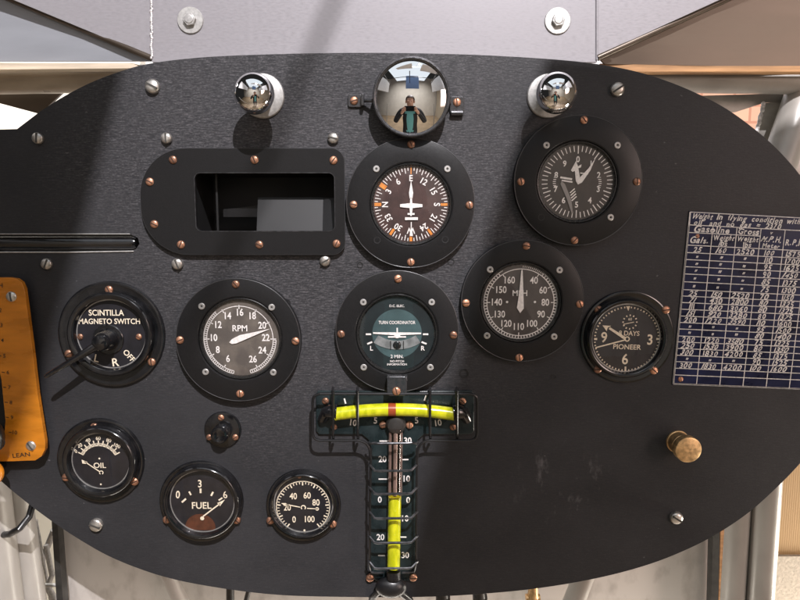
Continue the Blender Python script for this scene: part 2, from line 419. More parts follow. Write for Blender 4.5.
# little stray holes in the paint (plugged screw holes)
for x, y, r in ((360, 265, 2.6), (451, 262, 3), (464, 373.5, 4), (553, 377, 2.4), (287, 303, 3)):
    p = P(x, y); bb = B(K(p)); bb.lathe([(r*1.25, -.5), (r*1.2, .35), (r*.8, .3), (r*.75, -.6), (0, -.6)], seg=18)
    h = bb.obj('hole_plug', M['dark_in'], panel); h.location = (p.x, 0, p.z)
# the dark rod inside the slot
b = B(K0)
x0, z0 = wl(-49, 243, -.008); x1, z1 = wl(137, 243, -.008)
b.tube([(x0, z0, -7), (x1 - 4, z1, -7), (x1, z1, -7)], 6.5, 16, radii=[6.5, 6.5, 5]); b.prism([wl(-49, 256), wl(141, 256), wl(141, 231), wl(-49, 231)], -18, -14)
tag(b.obj('sliding_rod', M['gloss']), 'glossy black rod lying in the long slot at the left edge of the panel', 'rod')
b = B(K0)
b.tube([(*wl(-49, 252.2), .3), (*wl(74, 252.2), .3), (*wl(134, 251.3), .3)], .8, 8)
b.tube([(*wl(-49, 234), .3), (*wl(130, 234), .2)], .5, 8)
b.obj('slot_lip', M['washer'], panel)

# ================================================================== GAUGES
def ring_gauge(name, label, c, Rr, copper, pins, holes, dc, dr, face, T=8.5, body='flange'):
    p = P(c[0], c[1], T * .001); k = K(p)
    t = thing(name, label, 'gauge', (p.x, 0, p.z)); t['k'] = k
    L_ = lambda px, py: (px - c[0], c[1] - py)
    b = B(k); dx, dz = L_(*dc)
    seg = 96
    # flat flange with a raised step round its opening
    b.lathe([(Rr, 0), (Rr, T - 1.0), (Rr - .35, T - .3), (Rr - 1.1, T), (dr + 4.6, T), (dr + 4.2, T - .5), (dr + 3.6, T - .6), (dr + 3.2, T - 3), (dr + 3.2, 0), (Rr, 0)], seg=seg)
    # keep outer circle centred, shift inner circle to dial centre
    for v in b.bm.verts:
        rr = math.hypot(v.co.x, v.co.z) / k
        if rr < dr + 5: v.co.x += dx * k; v.co.z += dz * k
    b.obj('flange', M[body], t)
    b = B(k); b.tube([((Rr - .5) * math.cos(2*math.pi*i/96), (Rr - .45) * math.sin(2*math.pi*i/96), T - .45) for i in range(96)], .5, 8, closed=True); b.obj('edge_lip', M['lip'], t)
    b = B(k)
    b.lathe([(dr + 3.25, .5), (dr + 3.25, T - 1.6), (dr + 2.3, T - .9), (dr + 1.3, T - 1.1), (dr + .3, T - 2.4), (dr - .2, 4.1), (dr + 1, .5)], dx, dz, seg)
    b.obj('bezel', M['bezel'], t)
    b = B(k); b.lathe([(dr + .8, .6), (dr + .8, 4.1), (0, 4.1)], dx, dz, seg); b.obj('dial_face', M[face], t)
    b = B(k); b.lathe([(dr + .6, T - 2.2), (dr * .7, T - 1.7), (dr * .4, T - 1.5), (0, T - 1.4)], dx, dz, seg); b.obj('cover_glass', M['glass'], t)
    for q in copper: x, z = L_(*q); screw('copper', t, x, z, T, 3.7, k)
    for q in pins: x, z = L_(*q); screw('pin', t, x, z, T, 3.3, k)
    for q in holes:
        x, z = L_(*q); b = B(k); b.lathe([(3.6, T - .5), (3.5, T + .25), (2.6, T + .2), (2.5, T - .8), (0, T - .9)], x, z, 20); b.obj('empty_hole', M['dark_in'], t)
    return t, k
def marks(t, k, c, fn, name='dial_markings', m='white', d=4.4):
    b = B(k, *c); q = P(*c, d * k); b.sh = ((q.x - t.location.x) / k, (q.z - t.location.z) / k); fn(b, d); flatup(b); return b.obj(name, M[m], t, recalc=False)

# ---- compass / heading dial
c = (410.5, 203.5)
t, k = ring_gauge('heading_indicator', 'round heading dial with airplane silhouette and orange ticks, directly below the convex mirror', c, 64.5,
    [(411, 145.5), (353.5, 204.5), (469.5, 205), (411, 262)], [(376.5, 169.5), (447, 169.5)], [(377, 240), (445.5, 239.5)], (411, 204.5), 38, 'face_comp')
def f(b, d):
    x, z = b.a(411, 204.5)
    for i in range(72):
        a = i * 5
        if a % 90 == 0: continue
        b.tick(x, z, a, 31 if a % 10 == 0 else 33.5, 36.8, .75, d)
    for i, s in enumerate(['E', '12', '15', 'S', '21', '24', 'W', '30', '33', 'N', '3', '6']):
        a = i * 30; b.text(s, x + 26.2*math.sin(R(a)), z + 26.2*math.cos(R(a)), 5.8, d, -a, .02, .92)
marks(t, k, c, f)
def f(b, d):
    x, z = b.a(411, 204.5)
    b.tick(x, z, oa, 30, 36.9, ow, d + .05)
for oa, ow in ((0, 1), (90, 2.6), (180, 2.8), (270, 3.2), (215, 2.6), (145, 2.4), (303, 4.5)): marks(t, k, c, f, 'orange_tick', 'orange_ink')
def f(b, d):
    A = b.a
    b.flat([A(411, 180.5), A(409, 193), A(409.6, 198.5), A(412.4, 198.5), A(413.2, 193)], d)
    b.flat([A(410.2, 198), A(409.6, 209), A(410.4, 216), A(411.8, 216), A(412.6, 209), A(412, 198)], d)
    b.flat([A(400, 204.2), A(400, 207), A(409, 208), A(413, 208), A(422.5, 207), A(422.5, 204.2), A(413, 203.2), A(409, 203.2)], d + .05)
    b.flat([A(407.6, 213), A(407.6, 214.8), A(414.6, 214.8), A(414.6, 213)], d + .05)
    b.flat([A(405, 217.2), A(405, 220), A(418, 220), A(418, 217.2)], d)
    b.bar(*A(411.3, 222), *A(411.3, 230), .9, d)
    b.flat([A(411.3, 224), A(409.7, 236), A(413, 236)], d + .05)
o = marks(t, k, c, f, 'airplane_pointer', 'white', 5.3)

# ---- altimeter
c = (578.5, 181)
t, k = ring_gauge('altimeter', 'dark altimeter dial numbered 0 to 9 with spade hands, beneath the right chrome knob', c, 64.5,
    [(582, 121.5), (521, 181.5), (637, 181.5), (576.5, 240)], [(545.5, 146), (616, 146), (612, 217)], [(542.5, 217)], (577.5, 182), 37.6, 'face_alt')
def f(b, d):
    x, z = b.a(577.3, 182)
    for i in range(50):
        b.tick(x, z, i * 7.2, 28 if i % 5 == 0 else 30, 35.8, 1.0 if i % 5 == 0 else .85, d)
    for i in range(10):
        a = i * 36; b.text(str(i), x + 22.5*math.sin(R(a)), z + 22.5*math.cos(R(a)), 5.6, d, 0, .024, .9)
    for q in range(4):
        x0, z0 = b.a(570.2 + q * .7, 196.0 + (q - 1.2) * 2.6); b.bar(x0, z0, x0 + 4.8, z0 + 4.4, 1.15, d + .03)
    for q in range(6): x0, z0 = b.a(552.5 + abs(q - 2.5) * .4, 177.5 + q * 2); b.bar(x0, z0, x0 + 3, z0, .7, d)
    for q in range(6): x0, z0 = b.a(599 - abs(q - 2.5) * .4, 177.5 + q * 2); b.bar(x0, z0, x0 + 3, z0, .7, d)
    x0, z0 = b.a(566, 178.3); b.box(x0, z0, 12, 1.9, d - .1, d + .03, -9); x0, z0 = b.a(567, 181.2); b.box(x0, z0, 11, 1.4, d - .1, d + .03, -9)
    x0, z0 = b.a(584, 173.5); b.box(x0, z0, 8, 1.2, d - .1, d + .03, -6)
marks(t, k, c, f, m='bright')
def f(b, d):
    A = b.a
    b.flat([A(575.5, 161), A(570.5, 170.5), A(572.3, 172), A(574.5, 171), A(575.8, 181), A(578.5, 184), A(580.5, 180.5), A(578, 168.5), A(580.5, 167.5), A(581, 164.5), A(577.5, 166.5)], d)
    b.flat([A(595, 158), A(588, 168.5), A(576, 181.5), A(578, 184.5), A(582, 182.5), A(590, 170.5)], d + .3)
o = marks(t, k, c, f, 'hand', 'bright', 5.3)
def f(b, d):
    A = b.a
    b.flat([A(561.5, 181), A(560.5, 184), A(567, 198), A(572.5, 213), A(574, 213.5), A(572, 200), A(565, 184)], d)
marks(t, k, c, f, 'thousands_pointer', 'grey_ink', 5.0)

# ---- airspeed
c = (522.5, 301.5)
t, k = ring_gauge('airspeed_indicator', 'dark MPH speed dial with white needle pointing straight up, right of the turn coordinator', c, 61.5,
    [(525, 246), (466, 303), (580, 304), (520.5, 358.5)], [(489.5, 269.5), (558.5, 270), (487.5, 336), (555, 337)], [], (521, 302.5), 37.6, 'face_mph')
def f(b, d):
    x, z = b.a(520.5, 302.5)
    b.arc(x, z, 33.4, 34.2, 0, 360, d, 96)
    b.arc(x, z, 36.6, 37.3, 40, 330, d, 96)
    for i in range(60):
        a = 38 + i * 284 / 59; b.tick(x, z, a, 34, 37.2, .85, d)
    for i in range(12): b.tick(x, z, 3 + i * 3, 35.2, 37, .5, d)
    for s, px, py in (('40', 533.5, 280), ('60', 543, 290), ('80', 545.5, 302.3), ('90', 541.5, 314.3), ('100', 532.8, 323.8), ('110', 519.5, 327), ('120', 506.8, 323.8),
                      ('130', 500, 314.3), ('140', 496.8, 302), ('150', 501, 289.5), ('160', 509.3, 279.8)):
        b.text(s, *b.a(px, py), 6.6, d, 0, .018, .82)
    for a in (32, 62, 90, 118, 146, 182, 214, 242, 270, 298, 327): b.tick(x, z, a, 30.6, 34, .8, d)
    b.text('MPH', *b.a(519.7, 293), 5.6, d, 0, .012, .95)
    for q in ((507, 302), (535, 302)): b.disc(*b.a(*q), 1.2, d)
marks(t, k, c, f, m='bright')
def f(b, d):
    A = b.a
    b.flat([A(521.3, 269), A(520.5, 271), A(519, 293), A(517, 308), A(520.4, 313.2), A(524, 308.6), A(523.2, 293), A(522, 271)], d)
marks(t, k, c, f, 'needle', 'bright', 5.3)

# ---- tachometer
c = (238, 340.5)
t, k = ring_gauge('tachometer', 'worn grey RPM dial numbered 6 to 26 with a white needle, below the viewing window', c, 62.5,
    [(237.5, 284), (180, 340), (295.5, 341), (238.5, 395)], [(203, 306), (272.5, 307), (204.5, 372.5), (272.5, 373)], [], (240, 339), 38.4, 'face_grey')
def f(b, d):
    x, z = b.a(240, 339)
    b.arc(x, z, 33, 33.7, -168, 164, d, 110); b.arc(x, z, 36, 36.7, -168, -40, d, 60); b.arc(x, z, 36, 36.7, 92, 164, d, 40)
    for i in range(37): b.tick(x, z, -168 + i * 3.5, 33.4, 36.4, .65, d)
    for i in range(21): b.tick(x, z, 92 + i * 3.6, 33.4, 36.4, .65, d)
    for a in range(-150, 151, 30): b.tick(x, z, a, 30.6, 36.4 if abs(a) > 80 else 34.5, .9, d)
    for s, px, py in (('6', 227.3, 359), ('8', 217.3, 349.8), ('10', 214, 337.5), ('12', 218.8, 324.3), ('14', 228.7, 315.3), ('16', 241, 311.8), ('18', 253.5, 315.3),
                      ('20', 262.8, 325), ('22', 266, 337.5), ('24', 262.3, 350.3), ('26', 252.5, 359.5)):
        b.text(s, *b.a(px, py), 6.7, d, 0, .02, .82)
    b.text('RPM', *b.a(240.2, 328), 6, d, 0, .016, .95)
marks(t, k, c, f)
def f(b, d):
    A = b.a
    b.flat([A(270.8, 328.5), A(257, 331.5), A(240, 335), A(232, 339), A(229, 342.5), A(231.5, 344), A(236, 343.5), A(243, 340.5), A(258, 334)], d)
marks(t, k, c, f, 'needle', 'white', 5.4)

# ---- turn coordinator
c = (397, 332)
t, k = ring_gauge('turn_coordinator', 'teal tinted turn coordinator dial with level white wings, above the yellow tube inclinometer', c, 61.8,
    [(398, 278.5), (341, 334), (453.5, 335)], [(363.5, 302), (431.5, 302), (363.5, 368), (430.5, 368)], [], (397, 334.5), 37.8, 'face_tc')
b = B(k, *c); x, z = b.a(397, 334.5)
b.disc(x, z, 25, 4.25, 64); flatup(b); b.obj('turn_disc', M['face_sky'], t, recalc=False)
def f(b, d):
    A = b.a
    b.text('D.C. ELEC.', *A(397, 305.5), 2.3, d, 0, .01, 1, maxw=17)
    b.text('TURN COORDINATOR', *A(397, 322.3), 3.1, d, 0, .014, 1, maxw=37)
    for px, py, rot in ((368.3, 334.3, 0), (425.8, 334.3, 0), (369.5, 343.2, 22), (424.3, 343.2, -22)): b.box(*A(px, py), 5.4, 1.7, d - .1, d, rot)
    b.text('L', *A(371.3, 348.6), 4.4, d, 0, .02); b.text('R', *A(423.2, 348.6), 4.4, d, 0, .02)
    b.text('2 MIN.', *A(397, 357), 3.4, d, 0, .012, .95)
    b.text('NO PITCH', *A(397, 361.9), 2.1, d, 0, .014, 1, maxw=15); b.text('INFORMATION', *A(397, 365.2), 2.1, d, 0, .014, 1, maxw=20)
marks(t, k, c, f, d=4.6)
b = B(k, *c); x, z = b.a(397, 307); b.arc(x, z, 34.5, 43.5, 180 - 33, 180 + 33, 4.9, 30); flatup(b); st = b.obj('slip_tube', mat('milky_slip_tube', (.20, .21, .21), .3, var=.3, nscale=(150, 150, 150)), t, recalc=False)
b = B(k, *c); x, z = b.a(397, 346); b.ball(x, z, 5, 4.2, 1, 1, .35); b.obj('slip_ball', M['gloss'], st)
b = B(k, *c)
for px in (390.5, 403.5): x, z = b.a(px, 346); b.box(x, z, .9, 8.5, 4.9, 5.3)
b.obj('centre_line', M['black_ink'], st)
def f(b, d):
    A = b.a
    b.flat([A(373, 332.2), A(373, 333.8), A(394, 335.2), A(400, 335.2), A(421.3, 334.2), A(421.3, 332.6), A(400, 332.4), A(394, 332.4)], d)
    b.box(*A(397, 337), 18, 1.5, d - .1, d + .1); b.disc(*A(397.2, 335.3), 3.1, d + .15); b.box(*A(397.2, 331), 1.4, 6.5, d - .1, d + .1)
marks(t, k, c, f, 'wing_pointer', 'white', 5.4)
b = B(k, *c); b.box(*b.a(397, 378.3), 20, 3.2, 8.4, 9.0); o = b.obj('name_strip', M['white'], t)

# ---- glossy flanged small gauges
def small_gauge(name, label, c, Rr, copper, dc, dr, face, cat='gauge', H=12, ringd=None, glass=True):
    p = P(c[0], c[1], .003); k = K(p)
    t = thing(name, label, cat, (p.x, 0, p.z))
    L_ = lambda px, py: (px - c[0], c[1] - py); r2 = ringd or dr + 6
    qd = P(*dc, H * .75 * k); dx, dz = (qd.x - p.x) / k, (qd.z - p.z) / k
    b = B(k); b.lathe([(Rr, 0), (Rr, 1.8), (Rr - .5, 2.9), (Rr - 1.7, 3.4), (Rr - 3, 3.2), (r2 + 1, 2.6), (r2 - 2, 2.6), (r2 - 2, 0), (Rr, 0)], 0, 0, 96); b.obj('flange', M['gloss'], t)
    b = B(k); b.lathe([(r2, 1), (r2, H - 3), (r2 - .7, H - 1), (r2 - 2, H), (dr + 2.6, H), (dr + 1.2, H - .9), (dr + .2, H - 4.5), (dr, H - 6), (dr, 1)], dx, dz, 96); b.obj('bezel', M['gloss'], t)
    b = B(k); b.lathe([(dr + .5, H - 7), (dr + .5, H - 6.3), (0, H - 6.3)], dx, dz, 64); b.obj('dial_face', M[face], t)
    b = B(k); b.lathe([(dr + .4, H - 6), (dr + .4, H - 5.4), (dr - .6, H - 5.4), (dr - .6, H - 6.2)], dx, dz, 64); b.obj('inner_ring', M['washer'], t)
    if glass: b = B(k); b.lathe([(dr + .7, H - 4), (dr * .7, H - 3.1), (dr * .35, H - 2.7), (0, H - 2.6)], dx, dz, 64); b.obj('cover_glass', M['glass'], t)
    for q in copper: x, z = L_(*q); screw('copper', t, x, z, 2.8, 3.8, k)
    return t, k, H - 6.0

c = (111, 334.5)
t, k, d0 = small_gauge('magneto_switch', 'round glossy black magneto switch with a long thin lever, left of the RPM dial', c, 53.5,
    [(111.5, 289.5), (67.5, 354), (150.5, 362.5)], (110, 334.5), 34.5, 'face_black', 'switch', 11, 42.5, False)
def f(b, d):
    A = b.a
    b.text('SCINTILLA', *A(107.5, 312.6), 5.6, d, 0, .014, 1, maxw=35); b.text('MAGNETO SWITCH', *A(110, 321.2), 5.2, d, 0, .014, 1, maxw=61)
    b.text('L', *A(95.5, 358.6), 7.4, d, -14, .012); b.text('R', *A(114, 362.6), 8, d, 6, .012); b.text('OFF', *A(128, 356), 5.4, d, -50, .014, 1, maxw=14)
marks(t, k, c, f, 'dial_markings', 'cream', d0)
for q in ((81, 336.5), (139.5, 336.5)): b = B(k, *c); x, z = b.a(*q); screw('copper', t, x, z, d0 - .4, 3, k)
def scr(t, k, px, py, d):
    q = P(px, py, d * k); return ((q.x - t.location.x) / k, (q.z - t.location.z) / k, d)
b = B(k, *c); x, z, _ = scr(t, k, 108.5, 339.4, d0)
b.lathe([(15.5, d0 - .6), (15.3, d0 + .8), (14.6, d0 + 1.4), (11.4, d0 + 1.5), (10.4, d0 + 3), (9.7, d0 + 12), (9, d0 + 16), (7, d0 + 19.5), (3.4, d0 + 21), (0, d0 + 21.3)], x, z, 48)
hub = b.obj('hub', M['gloss'], t)
b = B(k, *c)
b.tube([scr(t, k, *q) for q in ((105, 340, d0 + 12), (98, 345, d0 + 15), (76, 358.3, d0 + 19), (47.5, 375.3, d0 + 23), (45, 376.8, d0 + 23))], 2, 14, radii=[6, 5, 3.1, 2.3, 1.2])
b.obj('lever', M['gloss'], t)

c = (100, 461)
t, k, d0 = small_gauge('oil_gauge', 'small black OIL gauge with cream pointer, lowest at the left beside the amber scale', c, 43.5,
    [(96.2, 426), (65, 478), (133.5, 482.5)], (99.5, 462), 28.8, 'face_black', 'gauge', 12, 36.5)
def f(b, d):
    x, z = b.a(99.5, 463)
    for i in range(31):
        a = -62 + i * 124 / 30; b.tick(x, z, a, 18.5 if i % 3 else 17.6, 20.6 if i % 3 else 23.3, .75 if i % 3 else 1.1, d)
    b.arc(x, z, 17.4, 18.3, -62, 62, d)
    for s, a, r in (('0', -62, 26), ('20', -46, 26), ('40', -24, 25.5), ('60', 0, 25.5), ('80', 24, 25.5), ('100', 46, 25.5)): b.text(s, x + r*math.sin(R(a)), z + r*math.cos(R(a)), 3.6, d, -a * .5, .016, .95)
    b.text('OIL', *b.a(99.5, 465.5), 5.2, d, 0, .012, 1.05); b.disc(*b.a(99.5, 458.5), .9, d); b.disc(*b.a(99.5, 485.2), .9, d); b.arc(*b.a(100.6, 473), 1.3, 2.2, -150, 150, d, 20)
marks(t, k, c, f, 'dial_markings', 'cream', d0)
def f(b, d):
    A = b.a; b.bar(*A(99, 472), *A(84.5, 461.5), 1, d); b.flat([A(81.8, 459.6), A(82.3, 463.6), A(86, 464), A(87.5, 462)], d)
marks(t, k, c, f, 'pointer', 'cream', d0 + .9)

c = (201, 502)
t, k, d0 = small_gauge('fuel_gauge', 'small black FUEL gauge with a brown disc at the root of its pointer', c, 42,
    [(199.5, 466.3), (166, 520.5), (236, 521)], (201.5, 502.5), 32, 'face_black', 'gauge', 12, 38)
def f(b, d):
    A = b.a
    b.text('0', *A(178.3, 494.3), 7.4, d, -6, .016, .8); b.text('3', *A(200.5, 483), 7.4, d, 0, .012, .85); b.text('6', *A(225.2, 494.5), 7, d, 6, .004, .9)
    b.text('FUEL', *A(201.5, 505.6), 6.6, d, 0, .012, .95)
    for px, py, rot, w, h in ((184, 500.5, -48, 1.8, 5.6), (190.4, 493, 25, 1.6, 4), (201, 490.4, 0, 1.9, 4.6), (212.3, 493.6, -28, 1.7, 4.6), (220.5, 499, -55, 1.5, 4.5)):
        b.box(*A(px, py), w, h, d - .1, d, rot)
marks(t, k, c, f, 'dial_markings', 'cream', d0)
b = B(k, *c); x, z = b.a(200.5, 523)
b.flat([(x + 15*math.cos(R(a)), z - 4 + 14*math.sin(R(a))) for a in range(-12, 193, 6)], d0 + .05); flatup(b); b.obj('float_disc', M['rust'], t, recalc=False)
def f(b, d):
    A = b.a; b.bar(*A(202.5, 517), *A(220, 503.5), 1.3, d); b.flat([A(224.8, 499.5), A(216.8, 503.2), A(219, 504.2), A(219.6, 506.6)], d); b.disc(*A(201.6, 519), 2, d + .1)
marks(t, k, c, f, 'pointer', 'cream', d0 + .9)

c = (303.3, 506)
t, k, d0 = small_gauge('pressure_gauge', 'small black gauge marked 0 to 100 between the FUEL gauge and the yellow tube', c, 37.5,
    [(300.2, 474.2), (270, 521.2), (332.5, 524.7)], (303, 505.5), 29.3, 'face_black', 'gauge', 11, 34)
def f(b, d):
    x, z = b.a(303, 507)
    for i in range(41):
        a = -142 + i * 284 / 40; mj = i % 4 == 0; b.tick(x, z, a, 22.4 if mj else 23.6, 26.8, 1.2 if mj else .75, d)
    b.arc(x, z, 26.2, 27, -142, 142, d, 80)
    for s, px, py in (('0', 293.8, 520), ('20', 287.3, 507.5), ('40', 293.5, 495.7), ('60', 307.3, 495), ('80', 316, 502.3), ('100', 309.5, 519.7)): b.text(s, *b.a(px, py), 6.2, d, 0, .014, .82)
    b.disc(*b.a(304, 531.5), 1, d)
marks(t, k, c, f, 'dial_markings', 'cream', d0)
def f(b, d):
    A = b.a; b.bar(*A(300, 507.2), *A(286, 504.4), 1, d); b.flat([A(281.3, 503), A(285, 506), A(289.5, 505.4), A(286, 503)], d); b.arc(*A(303.3, 507.6), 1.6, 2.6, -140, 140, d, 20)
    b.bar(*A(307, 508.5), *A(318, 509), .9, d); b.disc(*A(317, 509), 1.8, d)
marks(t, k, c, f, 'pointer', 'cream', d0 + .9)

c = (627.5, 337.3)
t, k, d0 = small_gauge('clock', 'round black clock with cream 3, 6, 9 numerals, left of the navy weight chart', c, 47,
    [(597.5, 309.5), (664.5, 309.5), (599, 370), (655.5, 371)], (627, 338.5), 34.2, 'face_black', 'clock', 11, 40)
def f(b, d):
    x, z = b.a(626.8, 339)
    for i in range(60):
        a = i * 6
        if i % 15 == 0: continue
        b.tick(x, z, a, 31, 32.6, 1.1 if i % 5 else 1.8, d)
    b.flat([(x - 2, z + 33), (x + 2, z + 33), (x + .4, z + 28)], d); b.tick(x, z, 180, 28, 33, 1.7, d); b.tick(x, z, 90, 29.5, 32.5, 2, d); b.tick(x, z, 270, 29.5, 32.5, 2, d)
    b.text('3', *b.a(650, 339.6), 9.8, d, 0, .018, .9); b.text('6', *b.a(626, 359.4), 10, d, 0, .018, .9); b.text('9', *b.a(604.2, 337.2), 9.8, d, 0, .018, .9)
    b.text('8 DAYS', *b.a(629, 333.2), 4.6, d, -2, .012, .95, maxw=21); b.text('PIONEER', *b.a(627.6, 347), 4.8, d, -2, .014, 1, maxw=29)
    x, z = b.a(629.3, 322)
    for i in range(12): b.tick(x, z, i * 30, 6, 7.6, 1.2, d)
    b.bar(x - 6.5, z - 2.2, x + 4, z, .7, d); b.text('60', x, z + 3, 2.6, d, 0, .01)
marks(t, k, c, f, 'dial_markings', 'cream', d0)
def f(b, d):
    A = b.a; b.bar(*A(625, 338.3), *A(609, 328), 2.9, d, 2.2); b.flat([A(602.2, 325.3), A(606.5, 331.2), A(607.5, 327.6), A(610.8, 325.8)], d)
    b.arc(*A(627.2, 339), 1.5, 2.7, 0, 360, d + .1, 24); b.bar(*A(625, 340), *A(596, 347.8), 1.3, d + .1)
marks(t, k, c, f, 'clock_hands', 'cream', d0 + .9)

# ---- small push knob
c = (222.5, 430); p = P(*c, .002); k = K(p)
t = thing('primer_knob', 'small black push knob on a round plate with three copper screws, under the RPM dial', 'knob', (p.x, 0, p.z))
b = B(k); b.lathe([(18.5, 0), (18.5, 1.5), (17.9, 2.4), (16.8, 2.7), (7, 2.7), (0, 2.7)], 0, 0, 64); b.obj('base_plate', M['gloss'], t)
b = B(k); b.lathe([(8.8, 2.4), (8.6, 5), (6.3, 6), (6, 9), (8.2, 10.5), (8.7, 13), (7.6, 14.6), (6, 15), (4.6, 14.2), (0, 13.6)], 0, -1.5, 40); b.obj('knob', M['gloss'], t)
for q in ((-.8, 13), (-13.3, -7.3), (12.8, -7.3)): screw('copper', t, *q, 2.5, 3, k)

# ---- brass knob
p = P(677.5, 441.5); k = K(p)
t = thing('brass_pull_knob', 'worn brass pull knob standing alone at the lower right of the panel', 'knob', (p.x, 0, p.z))
b = B(k); b.lathe([(11.5, 0), (11.3, 1.5), (10.6, 2), (10.6, 12), (9.8, 12.6), (9.4, 15), (12.3, 16), (12.8, 17), (12.8, 22.6), (12.3, 23.6), (11.2, 24), (0, 24.2)], 0, 0, 64)
b.obj('knob_body', M['brass'], t)

# ---- chrome knobs
def chrome_knob(name, label, base, ball, side):
    p = P(*base, .003); k = K(p)
    t = thing(name, label, 'knob', (p.x, 0, p.z), 'chrome ball knobs along the top of the panel')
    b = B(k); b.lathe([(22, 0), (22, 1.6), (21.2, 2.6), (19.8, 3), (10, 3.4), (9.5, 4)], 0, 0, 64); b.obj('washer', M['washer'], t)
    q = P(*ball, .036); kx, kz = (q.x - p.x) / k, (q.z - p.z) / k
    b = B(k); b.tube([(0, 0, 2.5), (kx*.25, kz*.25, 10), (kx*.6, kz*.6, 20), (kx*.8, kz*.8, 28)], 9, 32, radii=[13, 11.5, 10.5, 12]); b.obj('neck', M['washer'], t)
    b = B(k); b.ball(kx, kz, 35, 19.3, 1, 1, .82); b.obj('ball', M['chrome'], t)
    return t
chrome_knob('chrome_knob', 'polished chrome ball knob on a steel washer, left of the convex mirror', (262, 95.5), (253.3, 93), -1)
chrome_knob('chrome_knob', 'polished chrome ball knob on a steel washer, right of the convex mirror', (549.5, 95.5), (557.3, 92.5), 1)

# ---- convex mirror
c = (411.5, 95); p = P(*c, .022); k = K(p)
t = thing('convex_mirror', 'round convex mirror in a dark steel rim at the top centre of the panel', 'mirror', (p.x, 0, p.z))
t.rotation_euler = (R(4.2), 0, 0)
Rm = 100; rr = 36.5; dd = lambda r: math.sqrt(Rm*Rm - r*r) - math.sqrt(Rm*Rm - rr*rr)
b = B(k); b.lathe([(rr * (1 - i/24), 19.5 + dd(rr * (1 - i/24))) for i in range(24)] + [(0, 19.5 + dd(0))], 0, 0, 96); b.obj('mirror_glass', M['mirror'], t, sharp=80)
b = B(k); b.lathe([(37, 8), (38.8, 12), (39.3, 18), (39.1, 21), (38.3, 22.4), (37.2, 22.6), (36.2, 21.4), (36, 19), (30, 8), (0, 6)], 0, 0, 96); b.obj('rim', M['rim'], t)
b = B(k); b.lathe([(14, 0), (14, 3), (10, 5), (9, 9)], 0, -2, 32); b.obj('pedestal', M['rim'], t)
for sx, px, py in ((-1, 353.5, 96), (1, 459, 100)):
    x, z = px - c[0], c[1] - py
    b = B(k)
    b.loops([rrect(x - 7.5, z - (6.5 if sx < 0 else 9), x + 7.5, z + (6.5 if sx < 0 else 8.5), 2.5)], 0, 3)
    if sx < 0: b.box(x + 8, z + .5, 3.2, 12, 0, 9)
    else: b.tube([(x - 6.5, z - 8.5, 4), (x + 6.5, z - 8.5, 4)], 3, 14)
    br = b.obj('bracket', M['rim'], t, bevel=.6)
    screw('copper', br, x - (1 if sx < 0 else 0), z + (0 if sx < 0 else 2.5), 2.8, 4, k)
    b = B(k); b.tube([(x + 8*-sx, z, 5), (sx * 38, -2, 11)], 1.8, 10); b.obj('arm', M['rim'], t)

# ---- viewing window plate
c = (242, 202); p = P(*c, .006); k = K(p)
t = thing('viewing_window', 'black metal plate with rounded left end framing a dark rectangular viewing opening', 'window frame', (p.x, 0, p.z))
b = B(k)
lo = lambda px, py: (px - c[0], c[1] - py)
ol = []
x0, z0 = lo(140.5, 254.5); x1, z1 = lo(344.5, 149.5)
outer = rrect(x0, z0, x1, z1, [47, 13, 13, 47], 14)
x0, z0 = lo(195, 231); x1, z1 = lo(334.5, 173.5)
inner = rrect(x0, z0, x1, z1, 6, 6)
b.loops([outer, inner], 0, 5.5); b.obj('frame_plate', M['flange'], t, bevel=1.0)
b = B(k); b.tube([(x, z, 5.0) for x, z in outer], .5, 6, closed=True); b.obj('edge_lip', M['lip'], t)
b = B(k); b.tube([(x, z, 5.3) for x, z in rrect(x0 - .2, z0 - .2, x1 + .2, z1 + .2, 6, 6)], .55, 6, closed=True); b.obj('opening_edge', M['wire_bare'], t)
for q in ((174.5, 160.5), (255.5, 160.5), (334, 161), (150.5, 182), (153, 224), (179, 244.5), (258, 244.5), (336, 243.5)): x, z = lo(*q); screw('copper', t, x, z, 5.3, 3.9, k)
b = B(k); D = -62
xa, za = lo(193, 233); xb, zb = lo(336, 172)
for pts in ([(xa, za, -1), (xb, za, -1), (xb, za, D), (xa, za, D)], [(xa, zb, -1), (xb, zb, -1), (xb, zb, D), (xa, zb, D)], [(xa, za, -1), (xa, zb, -1), (xa, zb, D), (xa, za, D)],
            [(xb, za, -1), (xb, zb, -1), (xb, zb, D), (xb, za, D)], [(xa, za, D), (xb, za, D), (xb, zb, D), (xa, zb, D)]):
    b.face([b.bm.verts.new(b.co(*q)) for q in pts])
b.obj('housing', M['dark_in'], t, recalc=False)
b = B(k); u0, w0 = lo(252, 234.5); u1, w1 = lo(320, 196); u2, _ = lo(338, 200)
b.face([b.bm.verts.new(b.co(*q)) for q in ((u0, w0, -9), (u1, w0, -9), (u1, w1, -20), (u0, w1, -20))])
b.face([b.bm.verts.new(b.co(*q)) for q in ((u1, w0, -9), (u2, w0, -3), (u2, w1 - 1, -14), (u1, w1, -20))])
b.obj('inner_mirror', M['grey_in'], t, recalc=False)
b = B(k); x, z = lo(211.5, 202); b.box(x, z, 2, 60, -14, -12); b.obj('inner_post', M['grey_in'], t)
b = B(k); x, z = lo(233, 214); b.prism([(x - 20, z + 6), (x + 17, z + 10), (x + 17, z - 2), (x - 20, z - 2)], -32, -28); b.obj('inner_bracket', M['flange'], t)

